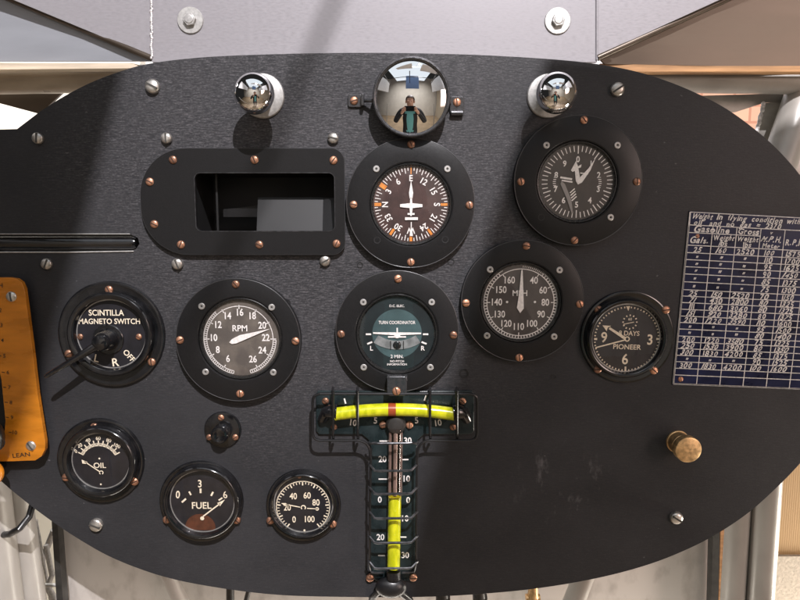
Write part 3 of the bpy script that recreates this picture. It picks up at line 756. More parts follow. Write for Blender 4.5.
# ---- inclinometer (T shaped, yellow liquid tubes behind a wire guard)
c = (395, 413); p = P(*c, .006); k = K(p)
t = thing('inclinometer', 'T shaped inclinometer with yellow liquid tubes behind a black wire guard', 'inclinometer', (p.x, 0, p.z))
S = lambda px, py, d, t=t, k=k: scr(t, k, px, py, d)
A = lambda px, py: S(px, py, 3)[:2]
b = B(k)
Tp = [A(318, 391), A(472, 391), A(474, 394), A(474, 431), A(471, 434.5), A(424, 434.5), A(418, 440), A(416.5, 448), A(415.5, 574), A(412, 581), A(376, 581), A(370.5, 575), A(371, 448), A(368.5, 440), A(362, 434.5), A(319, 434.5), A(316, 431), A(316, 394)]
b.loops([list(reversed(Tp))], 0, 3); b.obj('backplate', M['back_teal'], t, bevel=.6)
b = B(k)
for s_, px, py, rot in (('10', 353.5, 422.6, -8), ('5', 375.5, 420.4, -3), ('5', 416.5, 420.2, 3), ('10', 438.3, 422.6, 8), ('30', 407.8, 440.5, 0), ('10', 406.8, 478.5, 0), ('0', 408.2, 500, 0), ('10', 405.3, 518.3, 0),
                        ('30', 405.3, 555, 0), ('20', 382.5, 459, 0), ('0', 379.8, 499.5, 0), ('20', 380.5, 537, 0)):
    b.text(s_, *A(px, py), 6.2, 3.25, rot, .018, .9)
for px, py, w in ((384, 441, 9), (383, 479, 9), (405, 459.5, 7), (403.5, 537, 6), (381.5, 555.4, 7), (382, 518, 6)): b.box(*A(px, py), w, 1.3, 3.1, 3.25)
for px, py, rot in ((425.3, 398, -18), (345, 401, 15)): b.box(*A(px, py), 1.5, 5.5, 3.1, 3.25, rot)
flatup(b); b.obj('scale_markings', M['white'], t, recalc=False)
arcpts = lambda d, x0, x1, n=20: [(*A(x0 + (x1-x0)*i/n, 407.2 + 4.6 * ((x0 + (x1-x0)*i/n - 395) / 59)**2), d) for i in range(n + 1)]
b = B(k); b.tube(arcpts(11, 335.5, 453.5), 6.4, 20); b.obj('arc_tube', M['yellow'], t)
b = B(k); b.tube(arcpts(11, 388.5, 396, 6), 6.55, 20); b.obj('bubble_band', M['red'], t)
for px, py in ((326.5, 411.5), (463.5, 412)):
    b = B(k); sx = 1 if px > 395 else -1; b.tube([S(px - sx*10.5, py + .3, 11), S(px - sx*6, py, 11), S(px, py + 1, 9), S(px + sx*4, py + 8, 5)], 7, 16, radii=[7.8, 7.8, 6.5, 5]); b.obj('end_fitting', M['gloss'], t)
b = B(k); b.tube([S(393.6, 567, 10), S(394.2, 530, 10), S(394.8, 496.5, 10)], 6.6, 18); b.obj('liquid_column', M['yellow'], t)
b = B(k); b.tube([S(394.8, 496.4, 10), S(395.2, 460, 10), S(395.6, 428, 10)], 6.8, 20); b.obj('straight_tube', M['tube_glass'], t)
b = B(k); b.tube([S(394.9, 495, 10), S(395.6, 430, 10)], 2.2, 12); b.tube([S(389.6, 495, 8), S(390.3, 430, 8)], 1.7, 8); b.tube([S(400.4, 495, 8), S(401, 430, 8)], 1.7, 8)
b.obj('tube_core', mat('pink_grey_core', (.24, .18, .16), .3, .3, var=.25, nscale=(200, 200, 60)), t)
b = B(k); b.lathe([(10, 3), (10, 9), (8, 12), (5, 13), (0, 13)], *A(396, 423), 24); b.obj('tube_cap', M['dark_bar'], t)
b = B(k); b.ball(*S(391, 587, 9), 13, 1.25, .85, .7); b.tube([S(380, 590, 9), S(372, 598, 4), S(371, 606, -20)], 3.5, 10); b.tube([S(400, 592, 9), S(410, 600, 4), S(412, 608, -20)], 3.5, 10)
b.tube([S(393.6, 578, 10), S(393.5, 570, 10)], 7.5, 16); b.obj('bottom_fitting', M['rubber'], t)
# wire guard
b = B(k); d = 19
fr = [A(322, 389.5), A(395, 389.5), A(455, 389.5), A(463, 389.5), A(468, 389.5), A(474, 392), A(475, 397), A(475, 404), A(475, 421), A(475, 428), A(473, 433), A(468, 435), A(461, 435), A(435, 435), A(428, 435), A(421, 438), A(417.5, 444), A(417, 452)]
lf = [A(322, 389.5), A(316.5, 392), A(315, 397), A(315, 404), A(315, 421), A(315, 428), A(317, 433), A(322, 435), A(329, 435), A(353, 435), A(360, 435), A(367, 438), A(370.5, 444), A(371, 452)]
b.tube([(x, z, d) for x, z in catmull(fr, 4)], 1.35, 8); b.tube([(x, z, d) for x, z in catmull(lf, 4)], 1.35, 8)
b.tube([S(371, 448, d), S(370, 500, d - 1), S(369.5, 563, d - 3), S(371, 570, 6), S(372, 573, 4)], 1.2, 8)
b.tube([S(417, 448, d), S(416.5, 500, d - 1), S(416, 563, d - 3), S(414.5, 570, 6), S(413, 573, 4)], 1.2, 8)
b.obj('guard_frame', M['wire'], t)
for px in (333, 357.6, 430, 457):
    b = B(k); b.tube([S(px, 387.5, 5), S(px, 388, d - 1), S(px, 391, d + 2.4), S(px, 433, d + 2.4), S(px + .3, 438.5, d - 2), S(px + .6, 440, 6)], 1.35, 8); b.obj('guard_bar', M['wire'], t)
for py in (443.5, 471, 494, 518.5, 543, 568.5):
    b = B(k); dy = 0 if py < 450 else 6
    b.tube([S(368.8, py - dy - 1, d - 2), S(370, py - dy, d), S(374.5, py - .5, d + 3.5), S(378, py, d + 4), S(407, py - .3, d + 4), S(411.5, py - .8, d + 3.5), S(416.5, py - dy, d), S(417.6, py - dy - 1, d - 2)], 1.25, 8)
    b.obj('guard_bar', M['wire_bare'], t)
b = B(k); b.tube([S(371, 572, 7), S(376, 573, 8), S(384, 572.5, 9)], 1, 8); b.tube([S(414, 571.5, 7), S(409, 572.5, 8), S(402, 572.5, 9)], 1, 8); b.obj('guard_foot', M['wire_bare'], t)
b = B(k); b.loops([rrect(*S(387, 396, 20)[:2], *S(407, 376.5, 20)[:2], 3)], 18, 20); b.box(*S(397, 379, 18)[:2], 20, 4, 0, 18); b.obj('mounting_tab', M['rim'], t, bevel=.6)
for px, py, dz, r in ((396.5, 391, 20, 3.9), (325.5, 401, 3, 3.4), (462.5, 401, 3, 3.4), (334, 427, 3, 3), (453, 427, 3, 3.2), (383, 424.5, 4, 3.8), (409.5, 425, 4, 3.6), (370, 578, 3, 3.9), (413.2, 577.5, 3, 3.9)):
    screw('copper', t, *S(px, py, dz)[:2], dz, r, k)

# ---- mixture control scale (amber plate at the left edge)
c = (0, 370); p = P(*c, .012); k = K(p)
t = thing('mixture_scale', 'amber plastic scale plate with slotted screws and small black numbers at the left edge', 'scale plate', (p.x, 0, p.z))
S = lambda px, py, d, t=t, k=k: scr(t, k, px, py, d)
A = lambda px, py: S(px, py, 12)[:2]
b = B(k)
ol = [A(-52, 281), A(-46, 277.5), A(10, 277.5), A(17, 278.5), A(22, 282), A(25, 289), A(32, 342), A(38, 394), A(45.5, 441), A(45.5, 449), A(42, 456), A(36, 460), A(12, 461), A(-52, 461)]
sl = [A(-30, 300), A(-14, 300), A(-6, 340), A(2, 380), A(6, 420), A(4, 447), A(-30, 447)]
b.loops([list(reversed(ol)), sl], 8, 13); b.obj('scale_board', M['orange'], t, bevel=1.6)
b = B(k)
for i, (px, py) in enumerate(((-2, 310), (-1, 325), (0, 340), (2, 355.5), (5.5, 372), (7, 387), (8.5, 402), (9.5, 417), (12.5, 432))):
    b.text(str(i + 2), *A(px + 3.2, py), 3.8, 13.3, -8, .01); b.box(*A(px - 1.5, py), 3, .7, 13.1, 13.3, -8)
b.text('RICH', *A(-4, 285), 4.2, 13.3, -3, .008, 1.1); b.text('LEAN', *A(22, 454.5), 4.2, 13.3, 6, .008, 1.25); flatup(b); b.obj('scale_markings', M['black_ink'], t, recalc=False)
screw('steel', t, *A(12, 296.5), 12.2, 5, k); screw('steel', t, *A(31.5, 445.5), 12.2, 5, k)
b = B(k); b.prism([A(-30, 300), A(-30, 447), A(8, 447), A(8, 420), A(-10, 300)], 0, 3); b.obj('slot_bed', M['wire'], t)
b = B(k); b.tube([S(-12, 436, 3), S(-8, 440, 26), S(-4, 444, 34)], 6, 14, radii=[5, 5, 8]); b.ball(*S(-6, 437, 30), 12, .8, 1.3, .7); b.obj('lever_knob', M['rubber'], t)
p = P(-6, 474, .02); k = K(p)
t2 = thing('amber_lever_grip', 'amber rounded lever grip just showing at the left edge under the scale plate', 'lever', (p.x, 0, p.z))
b = B(k); b.ball(-2, 2, 22, 13, 1, 1, .6); b.obj('grip', M['orange'], t2)
b = B(k); b.tube([(-4, 2, 0), (-3, 2, 22)], 4, 12); b.obj('stem', M['wire'], t2)

# ---- weight chart
TL, TR6, BL, BR6 = (690.6, 212), (690.6 + 24.15*5.7, 212 + .053*24.15*5.7), (673.6, 384), (673.6 + 23.2*5.7, 384 + .04*23.2*5.7)
def bil(u, v):
    a_ = (TL[0] + (TR6[0]-TL[0])*u/5.7, TL[1] + (TR6[1]-TL[1])*u/5.7); q = (BL[0] + (BR6[0]-BL[0])*u/5.7, BL[1] + (BR6[1]-BL[1])*u/5.7)
    w = (v - 212) / 172; return (a_[0] + (q[0]-a_[0])*w, a_[1] + (q[1]-a_[1])*w)
pc = P(*bil(2.8, 298)); k = K(pc)
t = thing('weight_chart', 'navy blue chart with white hand lettered rows of figures, right of the clock', 'chart', (pc.x, 0, pc.z))
def ch(u, v):
    q = P(*bil(u, v), .002); return ((q.x - pc.x) / k, (q.z - pc.z) / k)
b = B(k); b.prism([ch(-.03, 385), ch(5.72, 385), ch(5.72, 211), ch(-.03, 211)], 0, 1.2); b.obj('chart_plate', M['navy'], t)
b = B(k); D = 1.35
hl = lambda v, u0, u1, w=.8: b.bar(*ch(u0, v), *ch(u1, v), w, D)
vl = lambda u, v0, v1, w=.8: b.bar(*ch(u, v0), *ch(u, v1), w, D + .02)
rows = [212, 224.8, 245, 252.5, 259.5, 266.6, 273.9, 281.7, 289.6, 296, 302.5, 309.2, 316, 322.5, 329, 336, 341.9, 348.5, 355.3, 361.7, 368.3, 375, 384]
for v in rows: hl(v, 0, 5.7)
hl(232.4, 0, 3)
for u in range(6): vl(u, 224.8, 384)
vl(0, 212, 384, 1.6); hl(384, 0, 5.7, 1.5); vl(5.7, 212, 384, 1.2)
flatup(b); b.obj('ruled_lines', M['chalk'], t, recalc=False)
b = B(k)
def hand(s_, u, v, h, maxw=None, bold=.03):
    x, z = ch(u, v); q = ch(u + .2, v); base = math.degrees(math.atan2(q[1] - z, q[0] - x))
    ws = []
    for ch_ in s_:
        vs = text_geo(ch_, bold)[0]; ws.append(((max(v[0] for v in vs) - min(v[0] for v in vs)) if vs else .3) / CAPH * h + h * .16)
    xs = random.uniform(.92, 1.04)
    if maxw and sum(ws) * xs > maxw: xs = maxw / sum(ws)
    u_ = -sum(ws) * xs / 2; cb, sb = math.cos(R(base)), math.sin(R(base)); sh_ = random.uniform(.15, .4)
    for ch_, w_ in zip(s_, ws):                     # uneven pen strokes, letter by letter
        q_ = u_ + w_ * xs / 2; j = random.uniform(-.35, .35)
        b.text(ch_, x + q_*cb - j*sb, z + q_*sb + j*cb, h * random.uniform(.88, 1.1), D + .05, base + random.uniform(-7, 7), bold * random.uniform(.7, 1.25), xs * random.uniform(.9, 1.08), sh_ + random.uniform(-.12, .12))
        u_ += w_ * xs
def words(s_, u0, v, h, adv):
    u = u0
    for w in s_.split():
        L_ = len(w) * adv; hand(w, u + L_/2, v, h, L_ * 23); u += L_ + adv * .8
words('Weight in flying condition with full', .08, 215.6, 5.0, .15); words('oil and no gas = 2370', .08, 221.8, 4.9, .19)
hand('Gasoline', .98, 228.4, 6, 43); hand('Gross', 2.5, 228.4, 5.4, 21)
hand('Gals.', .5, 239.5, 6, 19); hand('Weight', 1.5, 236.0, 5.0, 22); hand('lbs', 1.5, 241.6, 4.8, 21); hand('Weight', 2.5, 236.0, 5.0, 22); hand('lbs', 2.5, 241.6, 4.8, 14)
hand('v', 3.45, 228.5, 3.2); hand('M.P.H.', 3.5, 235, 5.6, 21); hand('Meter', 3.5, 241.8, 4.2, 19); hand('R.P.M.', 4.5, 237, 6, 21)
T_ = ['25 160 2520 100 1575', '" " " 110 1700', '" " " 95 1625', '" " " 90 1450', '" " " 85 1375', '" " " 75 1300', '25 150 2520 70 1150', '71 430 2800 80 1325', '111 680 3060 80 1325', '151 920 3280 80 1375',
      '200 1220 3590 110 1600', '" " " 95 1500', '" " " 80 1400', '200 1220 3580 75 1325', '250 1530 3900 80 1350', '300 1830 4200 85 1375', '" " " 90 1525', '300 1830 4200 100 1600']
for i, r_ in enumerate(T_):
    v = (rows[2 + i] + rows[3 + i]) / 2
    for j, s_ in enumerate(r_.split()):
        if s_ == '"': hand('"', j + .45, v + 2.0, 5.2)
        else: hand(s_, j + .46, v + .2, 5.2, 20)
flatup(b); b.obj('hand_lettering', M['chalk'], t, recalc=False)
x, z = ch(.3, 379); screw('copper', t, x, z, .8, 2.6, k); x, z = ch(.4, 235.5); screw('copper', t, x, z, .6, 2.2, k)

# ================================================================== STRUCTURE AROUND THE PANEL
def slab(name, pts, ys, thick, m, label, cat, parent=None, bevel=0):
    """pts: photo positions; ys: depth behind the panel per point (metres)"""
    if not isinstance(ys, (list, tuple)): ys = [ys] * len(pts)
    q = [P(px, py, -y) for (px, py), y in zip(pts, ys)]
    cc = sum(q, Vector()) / len(q); n = Vector()
    for i in range(len(q)): n += (q[i] - cc).cross(q[(i+1) % len(q)] - cc)
    n.normalize()
    if n.dot(CAM - cc) < 0: n = -n
    bm = bmesh.new(); A_ = [bm.verts.new(v - cc) for v in q]; C_ = [bm.verts.new(v - cc - n * thick) for v in q]
    bm.faces.new(A_); bm.faces.new(list(reversed(C_)))
    for i in range(len(q)): bm.faces.new([A_[i], C_[i], C_[(i+1) % len(q)], A_[(i+1) % len(q)]])
    bb = B(1.0); bb.bm.free(); bb.bm = bm
    o = bb.obj(name, M[m], parent); o.location = cc if parent is None else cc - parent.location
    if bevel: mo = o.modifiers.new('bevel', 'BEVEL'); mo.width = bevel; mo.segments = 2
    if parent is None and label: tag(o, label, cat)
    return o
def rod(name, a_, c_, r, m, label, cat, parent=None, seg=20):
    """a_, c_: (px, py, depth behind the panel)"""
    p0, p1 = P(a_[0], a_[1], -a_[2]), P(c_[0], c_[1], -c_[2])
    o0 = parent.location if parent else Vector()
    bb = B(1.0)
    v = (p1 - p0); n = 6
    pts = [(p0 + v * i / n - (o0 if parent else p0)) for i in range(n + 1)]
    bb.tube([(q.x, q.z, -q.y) for q in pts], r, seg)
    o = bb.obj(name, M[m], parent)
    if not parent: o.location = p0
    if label: tag(o, label, cat)
    return o
# the metal tank above the panel: front, slanted cheeks, undersides
tank = thing('fuel_tank', 'pale lavender metal tank face with two washered bolts above the panel', 'tank', P(400, 20, -.02))
slab('front_sheet', [(152, -60), (597, -60), (597, 62), (400, 64), (152, 62)], .012, .004, 'alu', None, None, tank)
slab('left_cheek', [(-130, -60), (150.5, -60), (151, 57)], [.012, .012, .012], .003, 'alu', None, None, tank)
slab('left_underside', [(-160, -70), (150, 58), (155, 61), (-160, 62)], [.034, .016, .016, .045], .003, 'alu_cool_reflect', None, None, tank)
slab('right_underside', [(598.5, 57), (880, -70), (960, -60), (960, 70), (605, 64)], [.012, .03, .045, .045, .018], .003, 'alu_tan_reflect', None, None, tank)
slab('right_cheek', [(598.5, -60), (850, -60), (598.5, 55)], [.012, .012, .012], .003, 'alu', None, None, tank)
q0 = tank.location
bb = B(1.0)
for i in range(46):
    w = P(151.3 + random.uniform(-.5, .5), -30 + i * 1.95, -.011) - q0; bb.ball(w.x, w.z, -w.y, .0012 * random.uniform(.8, 1.2), 1, 1.2, .5)
bb.obj('weld_seam', M['weld'], tank)
bb = B(1.0); w0 = P(597, -40, -.012) - q0; w1 = P(597, 60, -.012) - q0
bb.tube([(w0.x, w0.z, -w0.y), (w1.x, w1.z, -w1.y)], .0016, 10); bb.obj('folded_edge', M['alu'], tank)
for (x0, y0, d0_), (x1, y1, d1_) in (((151, 58, .012), (-130, -60, .03)), ((597.5, 58, .012), (870, -66, .028))):
    bb = B(1.0); w0 = P(x0, y0, -d0_) - q0; w1 = P(x1, y1, -d1_) - q0
    bb.tube([(w0.x, w0.z, -w0.y), ((w0.x+w1.x)/2, (w0.z+w1.z)/2, -(w0.y+w1.y)/2), (w1.x, w1.z, -w1.y)], .003, 12); bb.obj('rolled_edge', M['alu_tan_reflect'], tank)
for x, y in ((190.5, 20.5), (557.5, 21)):
    pp = P(x, y, -.012) - q0; kk = K(P(x, y, -.012))
    bb = B(kk); bb.lathe([(13, -.5), (13, 1), (12.5, 1.5), (6, 1.6)], 0, 0, 40); bo = bb.obj('washer', M['washer'], tank); bo.location = pp
    bb = B(kk); bb.prism([(6.6*math.cos(R(a)), 6.6*math.sin(R(a))) for a in range(10, 370, 60)], 1, 5); bb.lathe([(4.6, 5), (4.4, 5.6), (0, 5.8)], 0, 0, 24); bb.obj('bolt_head', M['washer'], bo, bevel=.6)
# strips and tubes under the tank
slab('pale_sill', [(-60, 62.5), (132, 63), (150, 68), (-60, 70)], .02, .012, 'wood_pale', 'pale narrow strip running under the tank at the upper left', 'strip')
slab('wooden_strip', [(600, 63.5), (700, 66), (860, 66), (860, 71.5), (600, 71.5)], .02, .012, 'wood', 'orange brown varnished wooden strip under the tank at the upper right', 'strip')
rod('cross_tube', (-80, 82, .05), (180, 78, .05), .0135, 'tube_brown', 'thick brownish frame tube behind the upper left of the panel', 'frame tube')
rod('cross_tube', (560, 79, .05), (900, 83, .05), .0125, 'tube', 'thick beige frame tube behind the upper right of the panel', 'frame tube')
rod('slanted_tube', (806, 84, .06), (770, 190, .03), .017, 'tube', 'slanting grey frame tube beside the small brick gap at the upper right', 'frame tube')
t = thing('metal_gusset', 'dull welded metal gusset around the small brick gap at the upper right', 'gusset plate', P(770, 115, -.075))
slab('upper_plate', [(690, 96), (830, 92), (830, 104), (765, 102.5), (736, 112), (715, 112)], .075, .003, 'alu_grey', None, None, t)
slab('side_plate', [(764, 103), (830, 100), (830, 215), (772, 165), (756, 132)], .072, .003, 'alu_grey', None, None, t)
bb = B(1.0); q0g = t.location
for i in range(16):
    w = P(763.5 - i * .45 + random.uniform(-.5, .5), 104 + i * 1.9, -.070) - q0g; bb.ball(w.x, w.z, -w.y, .0021 * random.uniform(.8, 1.2), 1, 1.3, .6)
bb.obj('weld_seam', M['weld'], t)
slab('grey_flap', [(-40, 95), (62, 93), (40, 114), (-5, 102), (-40, 98)], .09, .003, 'alu_tan_reflect', 'dull grey metal flap in the upper left corner gap', 'flap')
slab('cream_board', [(-160, 30), (140, 30), (140, 220), (-160, 220)], .30, .02, 'cream_wall', 'bright cream board seen through the upper left corner gap', 'board')
slab('brick_wall', [(640, 40), (980, 40), (980, 330), (640, 330)], .45, .05, 'brick', 'pink brick wall glimpsed through the small gap at the upper right', 'wall')
# lower left
rod('leg_tube', (-14, 440, .05), (13, 660, .05), .0185, 'tube', 'beige frame tube at the far lower left corner', 'frame tube')
rod('leg_tube', (16, 470, .07), (45.5, 680, .07), .0128, 'tube', 'cream frame tube second from the left in the lower left corner', 'frame tube')
bb = B(1.0); w = [P(34, 500, -.04), P(29, 517, -.03), P(20, 528, -.02), P(10, 534, -.03), P(-8, 536, -.06)]
bb.tube([(q.x, q.z, -q.y) for q in w], .0035, 12); tag(bb.obj('black_hose', M['rubber']), 'short black hose bending round the cream tube at the lower left', 'hose')
t = thing('control_rods', 'bright steel control rods beyond the cream tube at the lower left', 'control rod', P(46, 575, -.16))
for a_, c_, r in (((36, 520, .16), (58, 640, .16), .002), ((54, 530, .16), (40, 566, .17), .004), ((46, 545, .15), (52, 575, .15), .0032), ((52, 575, .15), (48, 586, .15), .0032), ((42, 585, .14), (58, 585, .14), .0025), ((47, 586, .15), (56, 602, .15), .004)):
    rod('rod', a_, c_, r, 'washer', None, None, t)
slab('pale_backing', [(20, 480), (62, 490), (62, 680), (20, 680)], .30, .01, 'cream_wall', 'pale backing board behind the steel control rods', 'board')
slab('dark_post', [(51.5, 520), (57, 520), (69, 680), (61.5, 680)], .10, .012, 'dark_bar', 'narrow dark upright post left of the grey bottom sheet', 'post')
slab('bottom_sheet', [(56, 500), (415, 540), (415, 690), (68, 690)], .12, .003, 'sheet', 'scuffed grey metal sheet below the left half of the panel', 'metal sheet')
rod('thin_post', (230, 570, .05), (231, 660, .05), .0045, 'dark_bar', 'thin black upright bar poking out under the panel', 'bar')
rod('thin_stay', (252, 578, .08), (236, 640, .08), .003, 'dark_bar', 'thin dark slanting stay beside the black bar under the panel', 'stay')
rod('slanting_stay', (165, 566, .09), (215, 680, .09), .009, 'sheet', 'flat grey slanting stay against the grey bottom sheet', 'stay')
slab('right_sheet', [(415, 540), (722, 480), (712, 690), (415, 690)], .12, .003, 'sheet', 'speckled pinkish metal sheet below the right half of the panel', 'metal sheet')
rod('diagonal_tube', (590, 560, .06), (555, 650, .06), .012, 'tube', 'beige diagonal tube poking out below the panel, left of the speckled sheet', 'frame tube')
for px, m, lab in ((443, 'dark_bar', 'dark fitting end under the panel nearest the yellow tube'), (480, 'dark_bar', 'dark fitting end under the panel, in the middle of the three'), (533, 'brass', 'brass fitting end under the panel beside the diagonal tube')):
    p = P(px, 590, -.02); bb = B(K(p)); bb.tube([(0, 12, 0), (0, -3, 0), (0, -7, 0)], 5, 14, radii=[4.5, 5, 6]); bb.tube([(-7, -8, 0), (7, -8, 0)], 3.6, 10)
    o = bb.obj('pipe_fitting', M[m]); o.location = p; tag(o, lab, 'pipe fitting', 'fittings under the panel')
slab('dark_post', [(714, 500), (720.5, 500), (716, 690), (709, 690)], .10, .012, 'dark_bar', 'narrow dark upright post right of the speckled sheet', 'post')
slab('wood_batten', [(721.5, 500), (725.5, 500), (720, 690), (716, 690)], .11, .01, 'wood', 'thin orange wooden batten between the dark post and the cream tubes', 'batten')
rod('upright_tube', (741, 470, .06), (728, 670, .06), .013, 'tube', 'cream upright tube at the lower right, nearer the dark post', 'frame tube')
rod('upright_tube', (772, 420, .05), (755, 670, .05), .0145, 'tube', 'cream upright tube at the lower right, next to the tan board', 'frame tube')
slab('ribbed_board', [(735, 420), (990, 400), (990, 556), (735, 556)], .16, .02, 'ribbed', 'tan ribbed board in the lower right corner beside the upright tube', 'board')
slab('plaster_ledge', [(690, 556.5), (990, 556.5), (990, 760), (690, 760)], .155, .05, 'plaster', 'pale rough plaster block in the lower right corner under the tan board', 'ledge')
slab('backing_board', [(-420, -150), (1250, -150), (1250, 900), (-420, 900)], .62, .02, 'fabric', 'dim grey wall far behind the whole panel', 'wall')

# ================================================================== CABIN AND MUSEUM BEHIND THE VIEWER (seen in the mirror and knobs, with unseen sheets added to cast the long shadows)
LK = Vector((.52, -2.15, 2.25))
ZR = 1.0
def shade(px, py):
    a_ = P(px, py); t_ = (ZR - a_.z) / (LK.z - a_.z); return a_ + (LK - a_) * t_
def shadesheet(name, pts, label, m='fabric', th=.004):  # added unseen sheet, outlined from the shadow edge it must cast
    q = [shade(*p) for p in pts]; cc = sum(q, Vector()) / len(q)
    bb = B(1.0); bb.prism([(v.x - cc.x, v.y - cc.y) for v in q], 0, 1)
    for v in bb.bm.verts:
        x, y, z = v.co; v.co = Vector((x, z, y * -th))
    o = bb.obj(name, M[m]); o.location = cc; tag(o, label, 'roof sheet'); return o  # not a real roof sheet, an added unseen sheet that casts shade
shadesheet('shade_sheet', [(124, 68), (58, 320), (22, 470), (-700, 470), (-700, 330)], 'unseen grey sheet added to shade the left side, out of the picture')
shadesheet('shade_sheet', [(549, 60), (524, 125), (487, 240), (440, 447), (424, 500), (408, 570), (396, 680), (1400, 680), (1400, 140)], 'unseen grey sheet added to shade the right side, out of the picture')
def toward(px, py, t_): a_ = P(px, py); return a_ + (LK - a_) * t_
q0_, q1_ = toward(322, 20, .5), toward(226, 262, .5)
bb = B(1.0); v = (q1_ - q0_); qa, qb = q0_ - v * .6, q1_ + v * .35
bb.tube([(qa.x, qa.z, -qa.y), (qb.x, qb.z, -qb.y)], .0027, 14); tag(bb.obj('roof_tube', M['tube_brown']), 'slim roof frame tube overhead whose shadow crosses the panel', 'frame tube')
# skylight framing high above the seat
for a_, c_, lab in (((-.02, -1.2, 1.02), (-.05, -2.6, 1.08), 'long roof tube running back from the panel'), ((-.9, -1.75, 1.1), (.9, -1.75, 1.1), 'roof tube crossing the skylight from side to side'),
                    ((-.5, -.25, .8), (-.9, -1.9, .9), 'left edge tube of the skylight'), ((.5, -.25, .8), (.9, -1.9, .9), 'right edge tube of the skylight')):
    bb = B(1.0); bb.tube([(a_[0], a_[2], -a_[1]), ((a_[0]+c_[0])/2, (a_[2]+c_[2])/2, -(a_[1]+c_[1])/2), (c_[0], c_[2], -c_[1])], .014, 12); tag(bb.obj('skylight_tube', M['dark_bar']), lab, 'frame tube')
def quad(name, pts, m, label, cat, th=.02, kind=None):
    q = [Vector(p) for p in pts]; cc = sum(q, Vector()) / 4; n = (q[1]-q[0]).cross(q[2]-q[0]).normalized()
    bm = bmesh.new(); A_ = [bm.verts.new(v - cc) for v in q]; C_ = [bm.verts.new(v - cc + n*th) for v in q]
    bm.faces.new(A_); bm.faces.new(list(reversed(C_)))
    for i in range(4): bm.faces.new([A_[i], C_[i], C_[(i+1) % 4], A_[(i+1) % 4]])
    bb = B(1.0); bb.bm.free(); bb.bm = bm; o = bb.obj(name, M[m]); o.location = cc
    tag(o, label, None if kind else cat, None, kind); return o
quad('cabin_side', [(-1.05, -.2, .55), (-1.15, -2.2, .6), (-1.1, -2.2, 1.15), (-1.0, -.2, 1.05)], 'fabric', 'grey fabric cabin side on the left of the seat', 'cabin side')
quad('cabin_side', [(1.05, -.2, .55), (1.15, -2.2, .6), (1.1, -2.2, 1.15), (1.0, -.2, 1.05)], 'fabric', 'grey fabric cabin side on the right of the seat', 'cabin side')
quad('floor', [(-4, -5, -1.32), (4, -5, -1.32), (4, 3, -1.32), (-4, 3, -1.32)], 'floor', 'brown museum floor', '', kind='structure')
quad('museum_wall', [(-4, -4.2, -1.3), (4, -4.2, -1.3), (4, -4.2, 2.4), (-4, -4.2, 2.4)], 'grey_wall', 'pale grey museum wall far behind the seat', 'wall')
quad('blue_banner', [(-.25, -2.4, .75), (.45, -2.4, .75), (.45, -2.4, 1.6), (-.25, -2.4, 1.6)], 'blue', 'blue cloth banner hanging behind the seat', 'banner')
quad('museum_wall', [(2.6, -4.1, -1.3), (2.6, 2.4, -1.3), (2.6, 2.4, 2.4), (2.6, -4.1, 2.4)], 'plaster', 'warm plaster museum wall on the right', 'wall')
for sx, lab in ((-1, 'left'), (1, 'right')):
    bb = B(1.0)
    bb.tube([(sx*.95, .05, .2), (sx*.75, -.6, .6), (sx*.7, -1.25, .8)], .014, 12); bb.tube([(sx*.95, .05, 1.7), (sx*.8, -.6, 1.2), (sx*.7, -1.25, .9)], .014, 12)
    tag(bb.obj('seat_strut', M['tube']), 'pair of cream struts joined at the floor on the ' + lab + ' of the seat', 'strut')

